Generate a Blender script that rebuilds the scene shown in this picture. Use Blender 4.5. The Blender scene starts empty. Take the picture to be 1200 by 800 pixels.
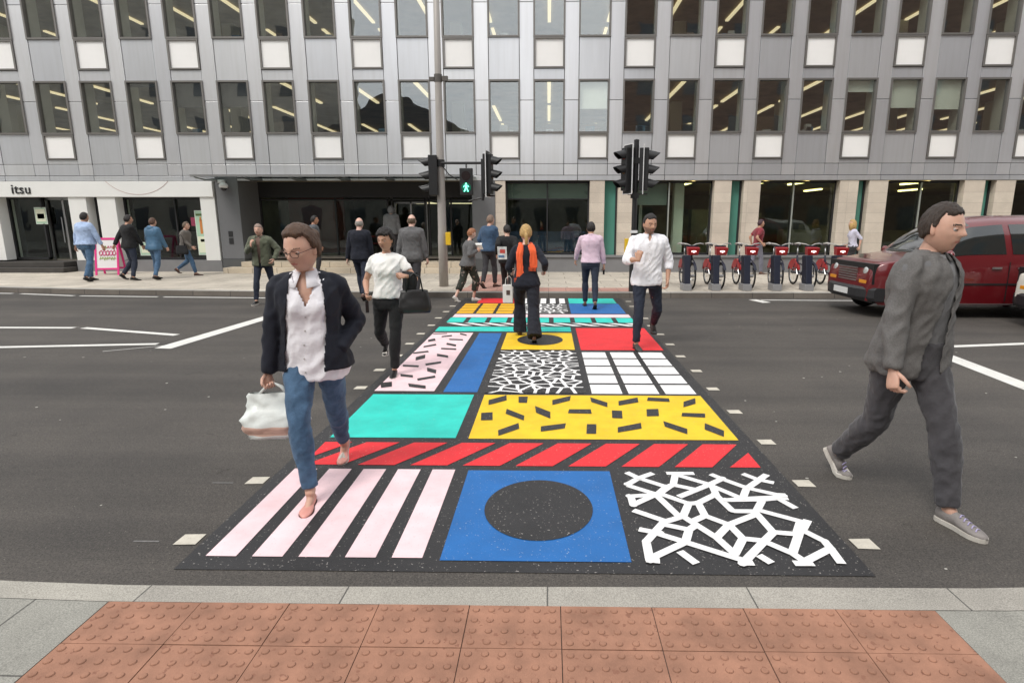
import bpy, bmesh, math, random
import numpy as np
from mathutils import Vector, Matrix, noise

random.seed(7)
scene = bpy.context.scene
C = scene.collection
R = math.radians

# ---------------------------------------------------------------- camera
cam_data = bpy.data.cameras.new('camera')
cam = bpy.data.objects.new('camera', cam_data)
C.objects.link(cam)
cam.location = (0, 0, 1.70)
cam.rotation_euler = (R(90 - 11.7), 0, R(0.99))
cam_data.lens = 685 / 1200 * 36
cam_data.sensor_width = 36
cam_data.shift_x = -31 / 1200
cam_data.clip_start = 0.05
cam_data.clip_end = 800
scene.camera = cam

# ---------------------------------------------------------------- world + sun (thin bright overcast)
SUN_EL, SUN_AZ = R(52), R(-145)          # azimuth measured from +Y, clockwise
w = bpy.data.worlds.new('World'); scene.world = w; w.use_nodes = True
nt = w.node_tree; nt.nodes.clear()
wo = nt.nodes.new('ShaderNodeOutputWorld'); bg = nt.nodes.new('ShaderNodeBackground')
sky = nt.nodes.new('ShaderNodeTexSky'); sky.sky_type = 'NISHITA'; sky.sun_disc = False
sky.sun_elevation = SUN_EL; sky.sun_rotation = SUN_AZ
sky.air_density = 1.0; sky.dust_density = 4.0; sky.ozone_density = 1.0
tc = nt.nodes.new('ShaderNodeTexCoord')
cn = nt.nodes.new('ShaderNodeTexNoise'); cn.inputs['Scale'].default_value = 2.6; cn.inputs['Detail'].default_value = 6
cr = nt.nodes.new('ShaderNodeValToRGB')
cr.color_ramp.elements[0].position = 0.30; cr.color_ramp.elements[0].color = (6.6, 6.85, 7.2, 1)
cr.color_ramp.elements[1].position = 0.72; cr.color_ramp.elements[1].color = (11.6, 11.5, 11.3, 1)
mx = nt.nodes.new('ShaderNodeMixRGB'); mx.inputs[0].default_value = 0.86
nt.links.new(tc.outputs['Generated'], cn.inputs['Vector'])
nt.links.new(cn.outputs['Fac'], cr.inputs[0])
nt.links.new(sky.outputs[0], mx.inputs[1]); nt.links.new(cr.outputs[0], mx.inputs[2])
nt.links.new(mx.outputs[0], bg.inputs[0]); bg.inputs[1].default_value = 0.11
nt.links.new(bg.outputs[0], wo.inputs[0])

sd = bpy.data.lights.new('sun', 'SUN'); sd.energy = 1.3; sd.angle = R(20); sd.color = (1.0, 0.965, 0.91)
sun = bpy.data.objects.new('sun', sd); C.objects.link(sun)
sdir = Vector((math.sin(SUN_AZ) * math.cos(SUN_EL), math.cos(SUN_AZ) * math.cos(SUN_EL), math.sin(SUN_EL)))
sun.rotation_euler = sdir.to_track_quat('Z', 'Y').to_euler(); sun.location = (0, -5, 40)

scene.view_settings.view_transform = 'Standard'; scene.view_settings.look = 'None'
scene.view_settings.exposure = 0.52; scene.view_settings.gamma = 1.0
scene.view_settings.use_curve_mapping = False
scene.render.engine = 'CYCLES'
scene.cycles.max_bounces = 8; scene.cycles.transparent_max_bounces = 12

# ---------------------------------------------------------------- materials
MATS = {}
def mat(name, col, rough=0.6, metal=0.0, var=0.0, vscale=8.0, bump=0.0, bscale=60.0, spec=0.5,
        emit=None, estr=0.0, stretch=None, speck=None, spscale=300.0, spth=0.68, coat=0.0, sheen=0.0, ramp2=None):
    if name in MATS: return MATS[name]
    m = bpy.data.materials.new(name); m.use_nodes = True
    n = m.node_tree.nodes; l = m.node_tree.links; b = n['Principled BSDF']
    col = tuple(col) + (1,)
    b.inputs['Base Color'].default_value = col
    b.inputs['Roughness'].default_value = rough; b.inputs['Metallic'].default_value = metal
    b.inputs['Specular IOR Level'].default_value = spec
    b.inputs['Coat Weight'].default_value = coat; b.inputs['Coat Roughness'].default_value = 0.08
    b.inputs['Sheen Weight'].default_value = sheen
    t = n.new('ShaderNodeTexCoord'); src = t.outputs['Object']
    mp = n.new('ShaderNodeMapping'); l.new(src, mp.inputs[0])
    if stretch: mp.inputs['Scale'].default_value = stretch
    out = None
    if var > 0:
        nz = n.new('ShaderNodeTexNoise'); nz.inputs['Scale'].default_value = vscale; nz.inputs['Detail'].default_value = 7
        nz.inputs['Roughness'].default_value = 0.62
        l.new(mp.outputs[0], nz.inputs['Vector'])
        cr = n.new('ShaderNodeValToRGB')
        c2 = ramp2 if ramp2 else tuple(min(1, c * (1 + var)) for c in col[:3])
        c1 = tuple(c * (1 - var) for c in col[:3])
        cr.color_ramp.elements[0].position = 0.3; cr.color_ramp.elements[0].color = c1 + (1,)
        cr.color_ramp.elements[1].position = 0.7; cr.color_ramp.elements[1].color = tuple(c2)[:3] + (1,)
        l.new(nz.outputs['Fac'], cr.inputs[0]); out = cr.outputs[0]
    if speck:
        nz = n.new('ShaderNodeTexNoise'); nz.inputs['Scale'].default_value = spscale; nz.inputs['Detail'].default_value = 2
        l.new(t.outputs['Object'], nz.inputs['Vector'])
        cr = n.new('ShaderNodeValToRGB'); cr.color_ramp.elements[0].position = spth; cr.color_ramp.elements[0].color = (0, 0, 0, 1)
        cr.color_ramp.elements[1].position = spth + 0.03; cr.color_ramp.elements[1].color = (1, 1, 1, 1)
        l.new(nz.outputs['Fac'], cr.inputs[0])
        mm = n.new('ShaderNodeMixRGB'); l.new(cr.outputs[0], mm.inputs[0])
        if out: l.new(out, mm.inputs[1])
        else: mm.inputs[1].default_value = col
        mm.inputs[2].default_value = tuple(speck) + (1,); out = mm.outputs[0]
    if out: l.new(out, b.inputs['Base Color'])
    if bump > 0:
        nz = n.new('ShaderNodeTexNoise'); nz.inputs['Scale'].default_value = bscale; nz.inputs['Detail'].default_value = 4
        l.new(mp.outputs[0], nz.inputs['Vector'])
        bp = n.new('ShaderNodeBump'); bp.inputs['Strength'].default_value = bump; bp.inputs['Distance'].default_value = 0.01
        l.new(nz.outputs['Fac'], bp.inputs['Height']); l.new(bp.outputs[0], b.inputs['Normal'])
    if emit:
        b.inputs['Emission Color'].default_value = tuple(emit) + (1,); b.inputs['Emission Strength'].default_value = estr
    MATS[name] = m
    return m

def glass(name, tint, refl=0.12, rough=0.01):
    if name in MATS: return MATS[name]
    m = bpy.data.materials.new(name); m.use_nodes = True
    n = m.node_tree.nodes; l = m.node_tree.links; n.clear()
    o = n.new('ShaderNodeOutputMaterial'); tr = n.new('ShaderNodeBsdfTransparent'); gl = n.new('ShaderNodeBsdfGlossy')
    tr.inputs[0].default_value = tuple(tint) + (1,); gl.inputs['Roughness'].default_value = rough
    gl.inputs[0].default_value = (0.93, 0.97, 1.0, 1)
    ge = n.new('ShaderNodeNewGeometry'); dt = n.new('ShaderNodeVectorMath'); dt.operation = 'DOT_PRODUCT'
    l.new(ge.outputs['Incoming'], dt.inputs[0]); l.new(ge.outputs['Normal'], dt.inputs[1])
    def mth(op, a, b=None):
        q = n.new('ShaderNodeMath'); q.operation = op
        if hasattr(a, 'links'): l.new(a, q.inputs[0])
        else: q.inputs[0].default_value = a
        if b is not None:
            if hasattr(b, 'links'): l.new(b, q.inputs[1])
            else: q.inputs[1].default_value = b
        return q.outputs[0]
    fz = mth('POWER', mth('SUBTRACT', 1.0, mth('ABSOLUTE', dt.outputs['Value'])), 5.0)
    ad = n.new('ShaderNodeMath'); ad.operation = 'ADD'; ad.inputs[1].default_value = refl + .02; ad.use_clamp = True
    l.new(mth('MULTIPLY', fz, 0.9), ad.inputs[0])
    tcx = n.new('ShaderNodeTexCoord'); nz = n.new('ShaderNodeTexNoise'); nz.inputs['Scale'].default_value = 0.9
    l.new(tcx.outputs['Object'], nz.inputs['Vector'])
    bp = n.new('ShaderNodeBump'); bp.inputs['Strength'].default_value = 0.10; bp.inputs['Distance'].default_value = 0.05
    l.new(nz.outputs['Fac'], bp.inputs['Height']); l.new(bp.outputs[0], gl.inputs['Normal'])
    mi = n.new('ShaderNodeMixShader'); l.new(ad.outputs[0], mi.inputs[0]); l.new(tr.outputs[0], mi.inputs[1]); l.new(gl.outputs[0], mi.inputs[2])
    l.new(mi.outputs[0], o.inputs[0])
    MATS[name] = m
    return m

def tiled(name, c1, c2, mortar, bw, bh, off=0.5, msize=0.012, rough=0.8, axis='XY', bump=0.25, var=0.15, freq=2, speck=None):
    """slabs / bricks laid in object space"""
    m = bpy.data.materials.new(name); m.use_nodes = True
    n = m.node_tree.nodes; l = m.node_tree.links; b = n['Principled BSDF']
    t = n.new('ShaderNodeTexCoord'); sp = n.new('ShaderNodeSeparateXYZ'); cb = n.new('ShaderNodeCombineXYZ')
    l.new(t.outputs['Object'], sp.inputs[0])
    l.new(sp.outputs[axis[0]], cb.inputs[0]); l.new(sp.outputs[axis[1]], cb.inputs[1])
    br = n.new('ShaderNodeTexBrick'); l.new(cb.outputs[0], br.inputs['Vector'])
    br.inputs['Scale'].default_value = 1.0; br.inputs['Brick Width'].default_value = bw; br.inputs['Row Height'].default_value = bh
    br.inputs['Mortar Size'].default_value = msize; br.inputs['Mortar Smooth'].default_value = 0.2; br.offset = off; br.offset_frequency = freq
    br.inputs['Bias'].default_value = 0.0
    br.inputs['Color1'].default_value = tuple(c1) + (1,); br.inputs['Color2'].default_value = tuple(c2) + (1,); br.inputs['Mortar'].default_value = tuple(mortar) + (1,)
    nz = n.new('ShaderNodeTexNoise'); nz.inputs['Scale'].default_value = 1.3; nz.inputs['Detail'].default_value = 9; nz.inputs['Roughness'].default_value = 0.7
    l.new(t.outputs['Object'], nz.inputs['Vector'])
    cr = n.new('ShaderNodeValToRGB'); cr.color_ramp.elements[0].position = 0.3; cr.color_ramp.elements[1].position = 0.7
    cr.color_ramp.elements[0].color = (1 - var,) * 3 + (1,); cr.color_ramp.elements[1].color = (1 + var,) * 3 + (1,)
    l.new(nz.outputs['Fac'], cr.inputs[0])
    mu = n.new('ShaderNodeMixRGB'); mu.blend_type = 'MULTIPLY'; mu.inputs[0].default_value = 1
    l.new(br.outputs['Color'], mu.inputs[1]); l.new(cr.outputs[0], mu.inputs[2])
    out = mu.outputs[0]
    n2 = n.new('ShaderNodeTexNoise'); n2.inputs['Scale'].default_value = 190; n2.inputs['Detail'].default_value = 3
    l.new(t.outputs['Object'], n2.inputs['Vector'])
    c2_ = n.new('ShaderNodeValToRGB'); c2_.color_ramp.elements[0].position = 0.35; c2_.color_ramp.elements[1].position = 0.65
    c2_.color_ramp.elements[0].color = (0.72,) * 3 + (1,); c2_.color_ramp.elements[1].color = (1.25,) * 3 + (1,)
    l.new(n2.outputs['Fac'], c2_.inputs[0])
    m2 = n.new('ShaderNodeMixRGB'); m2.blend_type = 'MULTIPLY'; m2.inputs[0].default_value = 1
    l.new(out, m2.inputs[1]); l.new(c2_.outputs[0], m2.inputs[2]); out = m2.outputs[0]
    if speck:   # dark gum spots and stains
        v = n.new('ShaderNodeTexNoise'); v.inputs['Scale'].default_value = 7; v.inputs['Detail'].default_value = 2
        l.new(t.outputs['Object'], v.inputs['Vector'])
        c3 = n.new('ShaderNodeValToRGB'); c3.color_ramp.elements[0].position = 0.70; c3.color_ramp.elements[1].position = 0.74
        c3.color_ramp.elements[0].color = (0, 0, 0, 1); c3.color_ramp.elements[1].color = (1, 1, 1, 1)
        l.new(v.outputs['Fac'], c3.inputs[0])
        m3 = n.new('ShaderNodeMixRGB'); l.new(c3.outputs[0], m3.inputs[0]); l.new(out, m3.inputs[1]); m3.inputs[2].default_value = tuple(speck) + (1,)
        out = m3.outputs[0]
    l.new(out, b.inputs['Base Color']); b.inputs['Roughness'].default_value = rough
    bp = n.new('ShaderNodeBump'); bp.inputs['Strength'].default_value = bump; bp.inputs['Distance'].default_value = 0.006; bp.invert = True
    l.new(br.outputs['Fac'], bp.inputs['Height']); l.new(bp.outputs[0], b.inputs['Normal'])
    MATS[name] = m
    return m

# ---------------------------------------------------------------- mesh helper
class MB:
    def __init__(self):
        self.v = []; self.f = []; self.m = []; self.mi = 0
    def add(self, vs, fs):
        o = len(self.v); self.v.extend([tuple(p) for p in vs])
        for q in fs: self.f.append([o + i for i in q]); self.m.append(self.mi)
        return self
    def box(self, x0, x1, y0, y1, z0, z1):
        vs = [(x0, y0, z0), (x1, y0, z0), (x1, y1, z0), (x0, y1, z0), (x0, y0, z1), (x1, y0, z1), (x1, y1, z1), (x0, y1, z1)]
        return self.add(vs, [(0, 3, 2, 1), (4, 5, 6, 7), (0, 1, 5, 4), (1, 2, 6, 5), (2, 3, 7, 6), (3, 0, 4, 7)])
    def obox(self, M, sx, sy, sz):
        vs = [M @ Vector((a * sx, b * sy, c * sz)) for c in (-.5, .5) for b in (-.5, .5) for a in (-.5, .5)]
        return self.add(vs, [(0, 2, 3, 1), (4, 5, 7, 6), (0, 1, 5, 4), (1, 3, 7, 5), (3, 2, 6, 7), (2, 0, 4, 6)])
    def poly(self, pts):
        return self.add(pts, [list(range(len(pts)))])
    def flat(self, pts2, z):
        return self.poly([(x, y, z) for x, y in pts2])
    def prism(self, a, b):
        n = len(a)
        self.add(list(a) + list(b), [list(range(n))[::-1], [n + i for i in range(n)]] + [[i, (i + 1) % n, n + (i + 1) % n, n + i] for i in range(n)])
        return self
    def loft(self, rings, cap=True, closed=True):
        n = len(rings[0]); vs = [p for r in rings for p in r]; fs = []
        for k in range(len(rings) - 1):
            for i in range(n if closed else n - 1):
                j = (i + 1) % n
                fs.append([k * n + i, k * n + j, (k + 1) * n + j, (k + 1) * n + i])
        if cap:
            fs.append(list(range(n))[::-1]); fs.append([(len(rings) - 1) * n + i for i in range(n)])
        return self.add(vs, fs)
    def tube(self, path, radii, n=12, flat=1.0, side=None):
        path = [Vector(p) for p in path]
        if not hasattr(radii, '__len__'): radii = [radii] * len(path)
        rings = []; u = None
        for i, p in enumerate(path):
            if i == 0: t = path[1] - p
            elif i == len(path) - 1: t = p - path[-2]
            else: t = (path[i + 1] - p).normalized() + (p - path[i - 1]).normalized()
            t.normalize()
            if u is None:
                u = Vector(side) if side else (Vector((0, 0, 1)) if abs(t.z) < 0.9 else Vector((1, 0, 0)))
            u = (u - t * u.dot(t)).normalized(); vv = t.cross(u)
            r = radii[i]
            rings.append([tuple(p + u * (math.cos(2 * math.pi * k / n) * r) + vv * (math.sin(2 * math.pi * k / n) * r * flat)) for k in range(n)])
        return self.loft(rings)
    def cyl(self, a, b, r, n=16, r2=None):
        return self.tube([a, b], [r, r if r2 is None else r2], n)
    def ball(self, c, r, n=14, m=9):
        if not hasattr(r, '__len__'): r = (r, r, r)
        vs = [(c[0], c[1], c[2] - r[2])]
        for j in range(1, m):
            a = math.pi * j / m
            for i in range(n):
                b = 2 * math.pi * i / n
                vs.append((c[0] + r[0] * math.sin(a) * math.cos(b), c[1] + r[1] * math.sin(a) * math.sin(b), c[2] - r[2] * math.cos(a)))
        vs.append((c[0], c[1], c[2] + r[2])); L = len(vs) - 1; fs = []
        for i in range(n): fs.append([0, 1 + (i + 1) % n, 1 + i])
        for j in range(m - 2):
            for i in range(n):
                a0 = 1 + j * n + i; a1 = 1 + j * n + (i + 1) % n
                fs.append([a0, a1, a1 + n, a0 + n])
        for i in range(n): fs.append([L, 1 + (m - 2) * n + i, 1 + (m - 2) * n + (i + 1) % n])
        return self.add(vs, fs)
    def torus(self, c, R_, r, axis='X', n=28, m=8, arc=(0, 2 * math.pi)):
        pts = []
        for i in range(n + 1):
            a = arc[0] + (arc[1] - arc[0]) * i / n
            ca, sa = math.cos(a) * R_, math.sin(a) * R_
            pts.append({'X': (c[0], c[1] + ca, c[2] + sa), 'Y': (c[0] + ca, c[1], c[2] + sa), 'Z': (c[0] + ca, c[1] + sa, c[2])}[axis])
        return self.tube(pts, r, m)
    def mesh(self, name, mats, smooth=False, recalc=True):
        me = bpy.data.meshes.new(name); me.from_pydata(self.v, [], self.f)
        for mm in (mats if isinstance(mats, (list, tuple)) else [mats]): me.materials.append(mm)
        me.polygons.foreach_set('material_index', self.m)
        if smooth: me.polygons.foreach_set('use_smooth', [True] * len(me.polygons))
        if recalc:
            b = bmesh.new(); b.from_mesh(me); bmesh.ops.recalc_face_normals(b, faces=b.faces); b.to_mesh(me); b.free()
        me.update(); return me
    def build(self, name, mats, parent=None, smooth=False, recalc=True, bevel=0, loc=None):
        o = bpy.data.objects.new(name, self.mesh(name, mats, smooth, recalc)); C.objects.link(o)
        if parent: o.parent = parent
        if loc: o.location = loc
        if bevel:
            bv = o.modifiers.new('bevel', 'BEVEL'); bv.width = bevel; bv.segments = 2; bv.limit_method = 'ANGLE'; bv.angle_limit = R(40)
        return o

def tag(o, label=None, cat=None, group=None, kind=None):
    if label: o['label'] = label
    if cat: o['category'] = cat
    if group: o['group'] = group
    if kind: o['kind'] = kind
    return o
def thing(name, label, cat, loc=(0, 0, 0), rz=0, group=None):
    o = bpy.data.objects.new(name, None); C.objects.link(o); o.location = loc; o.rotation_euler = (0, 0, rz)
    o.empty_display_size = 0.2
    return tag(o, label, cat, group)
def struct(name, mb, mats, **k):
    o = mb.build(name, mats, **k); o['kind'] = 'structure'; return o
def copy_tree(o, parent=None):
    c = o.copy(); C.objects.link(c); c.parent = parent
    for ch in list(o.children): copy_tree(ch, c)
    return c

# ---------------------------------------------------------------- ground, road, kerbs, pavements
def asphalt():
    m = bpy.data.materials.new('asphalt'); m.use_nodes = True
    n = m.node_tree.nodes; l = m.node_tree.links; b = n['Principled BSDF']
    t = n.new('ShaderNodeTexCoord')
    def noi(scale, det, rough=0.6, stretch=None):
        z = n.new('ShaderNodeTexNoise'); z.inputs['Scale'].default_value = scale; z.inputs['Detail'].default_value = det; z.inputs['Roughness'].default_value = rough
        mp = n.new('ShaderNodeMapping'); l.new(t.outputs['Object'], mp.inputs[0])
        if stretch: mp.inputs['Scale'].default_value = stretch
        l.new(mp.outputs[0], z.inputs['Vector']); return z.outputs['Fac']
    def ramp(src, p0, p1, c0, c1):
        r = n.new('ShaderNodeValToRGB'); r.color_ramp.elements[0].position = p0; r.color_ramp.elements[1].position = p1
        r.color_ramp.elements[0].color = tuple(c0) + (1,); r.color_ramp.elements[1].color = tuple(c1) + (1,); l.new(src, r.inputs[0]); return r.outputs[0]
    def mul(a, bb):
        x = n.new('ShaderNodeMixRGB'); x.blend_type = 'MULTIPLY'; x.inputs[0].default_value = 1; l.new(a, x.inputs[1]); l.new(bb, x.inputs[2]); return x.outputs[0]
    grain = mul(ramp(noi(95, 5, 0.85), 0.34, 0.66, (0.016, 0.015, 0.014), (0.130, 0.118, 0.107)), ramp(noi(26, 3, 0.7), 0.3, 0.7, (0.84, 0.84, 0.84), (1.16, 1.15, 1.14)))
    patch = mul(ramp(noi(0.7, 6), 0.3, 0.7, (0.78, 0.78, 0.79), (1.18, 1.16, 1.13)), ramp(noi(3.1, 7, 0.75), 0.60, 0.72, (1, 1, 1), (0.66, 0.65, 0.64)))
    streak = mul(ramp(noi(1.0, 5, 0.6, (0.05, 1.5, 1)), 0.32, 0.68, (0.74, 0.74, 0.74), (1.18, 1.17, 1.15)), ramp(noi(1.9, 4, 0.8, (1, 1.2, 1)), 0.66, 0.70, (1, 1, 1), (0.72, 0.70, 0.69)))
    col = mul(mul(grain, patch), streak)
    # pale grit stones and fine hairline marks
    vz = n.new('ShaderNodeTexVoronoi'); vz.inputs['Scale'].default_value = 24; l.new(t.outputs['Object'], vz.inputs['Vector'])
    g = ramp(vz.outputs['Distance'], 0.035, 0.06, (1, 1, 1), (0, 0, 0))
    mm = n.new('ShaderNodeMixRGB'); l.new(g, mm.inputs[0]); l.new(col, mm.inputs[1]); mm.inputs[2].default_value = (0.30, 0.27, 0.23, 1)
    l.new(mm.outputs[0], b.inputs['Base Color'])
    b.inputs['Roughness'].default_value = 0.78; b.inputs['Specular IOR Level'].default_value = 0.4
    bp = n.new('ShaderNodeBump'); bp.inputs['Strength'].default_value = 0.55; bp.inputs['Distance'].default_value = 0.006
    l.new(noi(150, 4), bp.inputs['Height']); l.new(bp.outputs[0], b.inputs['Normal'])
    return m
M_asph = asphalt()
M_ground = mat('ground_earth', (0.12, 0.115, 0.11), 0.9, var=0.2, vscale=0.5)
g = MB().flat([(-350, -350), (350, -350), (350, 350), (-350, 350)], -0.02); struct('ground', g, M_ground)
g = MB().flat([(-90, 2.38), (90, 2.38), (90, 14.6), (-90, 14.6)], 0.0); struct('road', g, M_asph)

def kerb_y(x):
    pts = [(-90, 14.4), (-14, 13.95), (-10.5, 13.45), (-6, 13.08), (0, 13.0), (6, 13.06), (90, 13.2)]
    for (a, ya), (b, yb) in zip(pts, pts[1:]):
        if x <= b: return ya + (yb - ya) * (x - a) / (b - a)
    return 13.2
def near_z(x):      # near kerb: flush at the crossing, full height away from it
    t = (abs(x + 0.1) - 1.9) / 1.2
    t = max(0.0, min(1.0, t)); t = t * t * (3 - 2 * t)
    return 0.022 + 0.034 * t
def near_y(x):
    return 2.455 + 0.02 * math.sin(x * 0.8)
xs = [-90, -60, -30, -20, -15] + [-14 + i * 0.5 for i in range(57)] + [15, 20, 30, 60, 90]
M_kerb = tiled('granite_kerb', (0.30, 0.29, 0.265), (0.36, 0.345, 0.31), (0.13, 0.12, 0.11), 0.91, 4.0, off=0, msize=0.006, var=0.12)
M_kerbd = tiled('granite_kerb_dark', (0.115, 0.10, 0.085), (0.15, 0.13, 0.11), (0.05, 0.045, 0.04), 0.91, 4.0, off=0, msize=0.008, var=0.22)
k = MB()
for a, b in zip(xs, xs[1:]):
    ya, yb = kerb_y(a), kerb_y(b)
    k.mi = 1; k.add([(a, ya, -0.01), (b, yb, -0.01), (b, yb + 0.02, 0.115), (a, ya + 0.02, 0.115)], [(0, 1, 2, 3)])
    k.mi = 0; k.add([(a, ya + 0.02, 0.115), (b, yb + 0.02, 0.115), (b, yb + 0.17, 0.122), (a, ya + 0.17, 0.122)], [(0, 1, 2, 3)])
struct('far_kerb', k, [M_kerb, M_kerbd], recalc=False)
k = MB()
M_kerbn = tiled('granite_kerb_near', (0.32, 0.30, 0.265), (0.37, 0.35, 0.305), (0.10, 0.095, 0.085), 0.93, 4.0, off=0, msize=0.004, var=0.18, bump=0.4)
for a, b in zip(xs, xs[1:]):
    za, zb = near_z(a), near_z(b); ya, yb = near_y(a), near_y(b)
    k.add([(a, ya, -0.01), (b, yb, -0.01), (b, yb - 0.008, zb), (a, ya - 0.008, za)], [(3, 2, 1, 0)])
    k.add([(a, ya - 0.008, za), (b, yb - 0.008, zb), (b, 2.302, zb + 0.004), (a, 2.302, za + 0.004)], [(3, 2, 1, 0)])
struct('near_kerb', k, M_kerbn, recalc=False)

M_slabN = tiled('granite_paving', (0.265, 0.258, 0.228), (0.315, 0.305, 0.27), (0.10, 0.095, 0.085), 1.15, 0.62, off=0.35, msize=0.005, var=0.22, speck=(0.13, 0.125, 0.115))
k = MB()
for a, b in zip(xs, xs[1:]):
    if a >= -1.9 and b <= 1.5: continue
    za, zb = near_z(a) + 0.004, near_z(b) + 0.004
    aa, bb = a, b
    if a < -1.97 < b: bb = -1.972
    if a < 1.70 < b: aa = 1.70
    k.add([(aa, 2.299, near_z(aa) + .004), (bb, 2.299, near_z(bb) + .004), (bb, -8.8, near_z(bb) + .03), (aa, -8.8, near_z(aa) + .03)], [(3, 2, 1, 0)])
k.add([(-1.97, 0.62, 0.024), (1.70, 0.62, 0.024), (1.70, -8.8, 0.055), (-1.97, -8.8, 0.055)], [(3, 2, 1, 0)])
struct('near_pavement', k, M_slabN, recalc=False)

# red blister paving at the near kerb: slabs with real domes
M_tact = mat('terracotta_tactile', (0.315, 0.158, 0.102), 0.85, var=0.28, vscale=5.5, bump=0.3, bscale=170, speck=(0.24, 0.11, 0.07), spscale=30, spth=0.66)
M_joint = mat('paving_joint', (0.085, 0.06, 0.05), 0.95)
k = MB(); k.mi = 1; k.flat([(-1.975, 0.60), (1.705, 0.60), (1.705, 2.302), (-1.975, 2.302)], 0.0215); k.mi = 0
def slab(k, x0, x1, y0, y1, z, nx, ny, rnd):
    dz = rnd.uniform(-0.0015, 0.0015); g = 0.0020
    k.box(x0 + g, x1 - g, y0 + g, y1 - g, z - 0.02, z + dz)
    for i in range(nx):
        for j in range(ny):
            cx = x0 + (i + .5) * 0.0667 + 0.0; cy = y1 - (j + .5) * 0.0667
            if cx > x1 - 0.02: continue
            n = 12; rings = []
            for rr, zz in ((0.0160, 0.0005), (0.0145, 0.0010), (0.0126, 0.0040), (0.0088, 0.0049), (0.003, 0.0050)):
                rings.append([(cx + rr * math.cos(2 * math.pi * q / n), cy + rr * math.sin(2 * math.pi * q / n), z + dz + zz) for q in range(n)])
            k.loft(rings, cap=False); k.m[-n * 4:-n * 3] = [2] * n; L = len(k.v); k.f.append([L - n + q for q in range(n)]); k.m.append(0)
rnd = random.Random(3)
x0 = -1.97
cuts = [-1.97, -1.55, -1.15, -0.75, -0.345, 0.058, 0.46, 0.862, 1.265, 1.70]
for a, b in zip(cuts, cuts[1:]):
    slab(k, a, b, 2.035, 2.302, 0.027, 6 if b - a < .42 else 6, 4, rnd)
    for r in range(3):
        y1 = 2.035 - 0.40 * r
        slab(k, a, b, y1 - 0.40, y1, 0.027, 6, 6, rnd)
struct('near_tactile_paving', k, [M_tact, M_joint, mat('terracotta_rim_shade_grime', (0.17, 0.08, 0.05), 0.9, var=0.5, vscale=12)], recalc=False)  # dome rims coloured darker: painted-in dome shading along with edge dirt

# far pavement
M_slabF = tiled('flagstone_paving', (0.45, 0.405, 0.34), (0.53, 0.48, 0.405), (0.26, 0.225, 0.18), 0.9, 0.62, off=0.5, msize=0.012, var=0.20, speck=(0.22, 0.19, 0.16))
k = MB()
for a, b in zip(xs, xs[1:]):
    k.add([(a, kerb_y(a) + .17, .12), (b, kerb_y(b) + .17, .12), (b, 18.6, .125), (a, 18.6, .125)], [(0, 1, 2, 3)])
struct('far_pavement', k, M_slabF, recalc=False)
M_tactF = tiled('red_tactile_far', (0.40, 0.215, 0.175), (0.46, 0.26, 0.21), (0.27, 0.17, 0.14), 0.40, 0.40, off=0, msize=0.010, var=0.16)
k = MB()
k.flat([(-2.0, 13.18), (2.2, 13.18), (2.2, 13.92), (-0.60, 13.92), (-0.60, 17.4), (-1.95, 17.4), (-1.95, 13.92), (-2.0, 13.92)], 0.128)
struct('far_tactile_paving', k, M_tactF, recalc=False)

# ---------------------------------------------------------------- road markings
def paint(name, c, grit=(0.55, 0.5, 0.45), th=0.685, sc=80.0, rough=0.62):
    return mat(name, c, rough, var=0.13, vscale=3.5, bump=0.22, bscale=220, speck=grit, spscale=sc, spth=th)
P_black = mat('mural_black', (0.021, 0.020, 0.021), 0.55, var=0.22, vscale=3, bump=0.3, bscale=200, speck=(0.30, 0.28, 0.26), spscale=75, spth=0.672)
P_pink = paint('mural_pink', (0.84, 0.61, 0.635), (0.6, 0.45, 0.48)); P_blue = paint('mural_blue', (0.010, 0.125, 0.385), (0.25, 0.32, 0.45))
P_white = paint('mural_white', (0.84, 0.83, 0.82), (0.5, 0.48, 0.46)); P_red = paint('mural_red', (0.74, 0.022, 0.030), (0.6, 0.25, 0.2))
P_teal = paint('mural_teal', (0.022, 0.56, 0.47), (0.2, 0.5, 0.45)); P_yel = paint('mural_yellow', (0.80, 0.515, 0.012), (0.6, 0.5, 0.2))
P_amb = paint('mural_amber', (0.78, 0.42, 0.015), (0.6, 0.5, 0.2))
MUR = [P_black, P_pink, P_blue, P_white, P_red, P_teal, P_yel, P_amb]
BK, PK, BL, WH, RD, TL, YL, AM = range(8)
Z1, Z2, Z3 = 0.004, 0.007, 0.010
mu = MB()
def rect(c, x0, x1, y0, y1, z=Z2):
    mu.mi = c; mu.flat([(x0, y0), (x1, y0), (x1, y1), (x0, y1)], z)
def pol(c, pts, z=Z2):
    mu.mi = c; mu.flat(pts, z)
def seg(c, a, b, w, z=Z2):
    dx, dy = b[0] - a[0], b[1] - a[1]; L = math.hypot(dx, dy) or 1; nx, ny = -dy / L * w / 2, dx / L * w / 2
    pol(c, [(a[0] - nx, a[1] - ny), (b[0] - nx, b[1] - ny), (b[0] + nx, b[1] + ny), (a[0] + nx, a[1] + ny)], z)
def ell(c, cx, cy, rx, ry, z=Z3, n=48):
    pol(c, [(cx + rx * math.cos(2 * math.pi * i / n), cy + ry * math.sin(2 * math.pi * i / n)) for i in range(n)], z)
rect(BK, -1.86, 1.60, 2.585, 12.93, Z1)
for i in range(5): rect(PK, -1.765 + 0.241 * i, -1.607 + 0.241 * i, 2.70, 3.785)
rect(BL, -0.55, 0.425, 2.68, 3.775); ell(BK, -0.055, 3.245, 0.325, 0.375)
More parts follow.
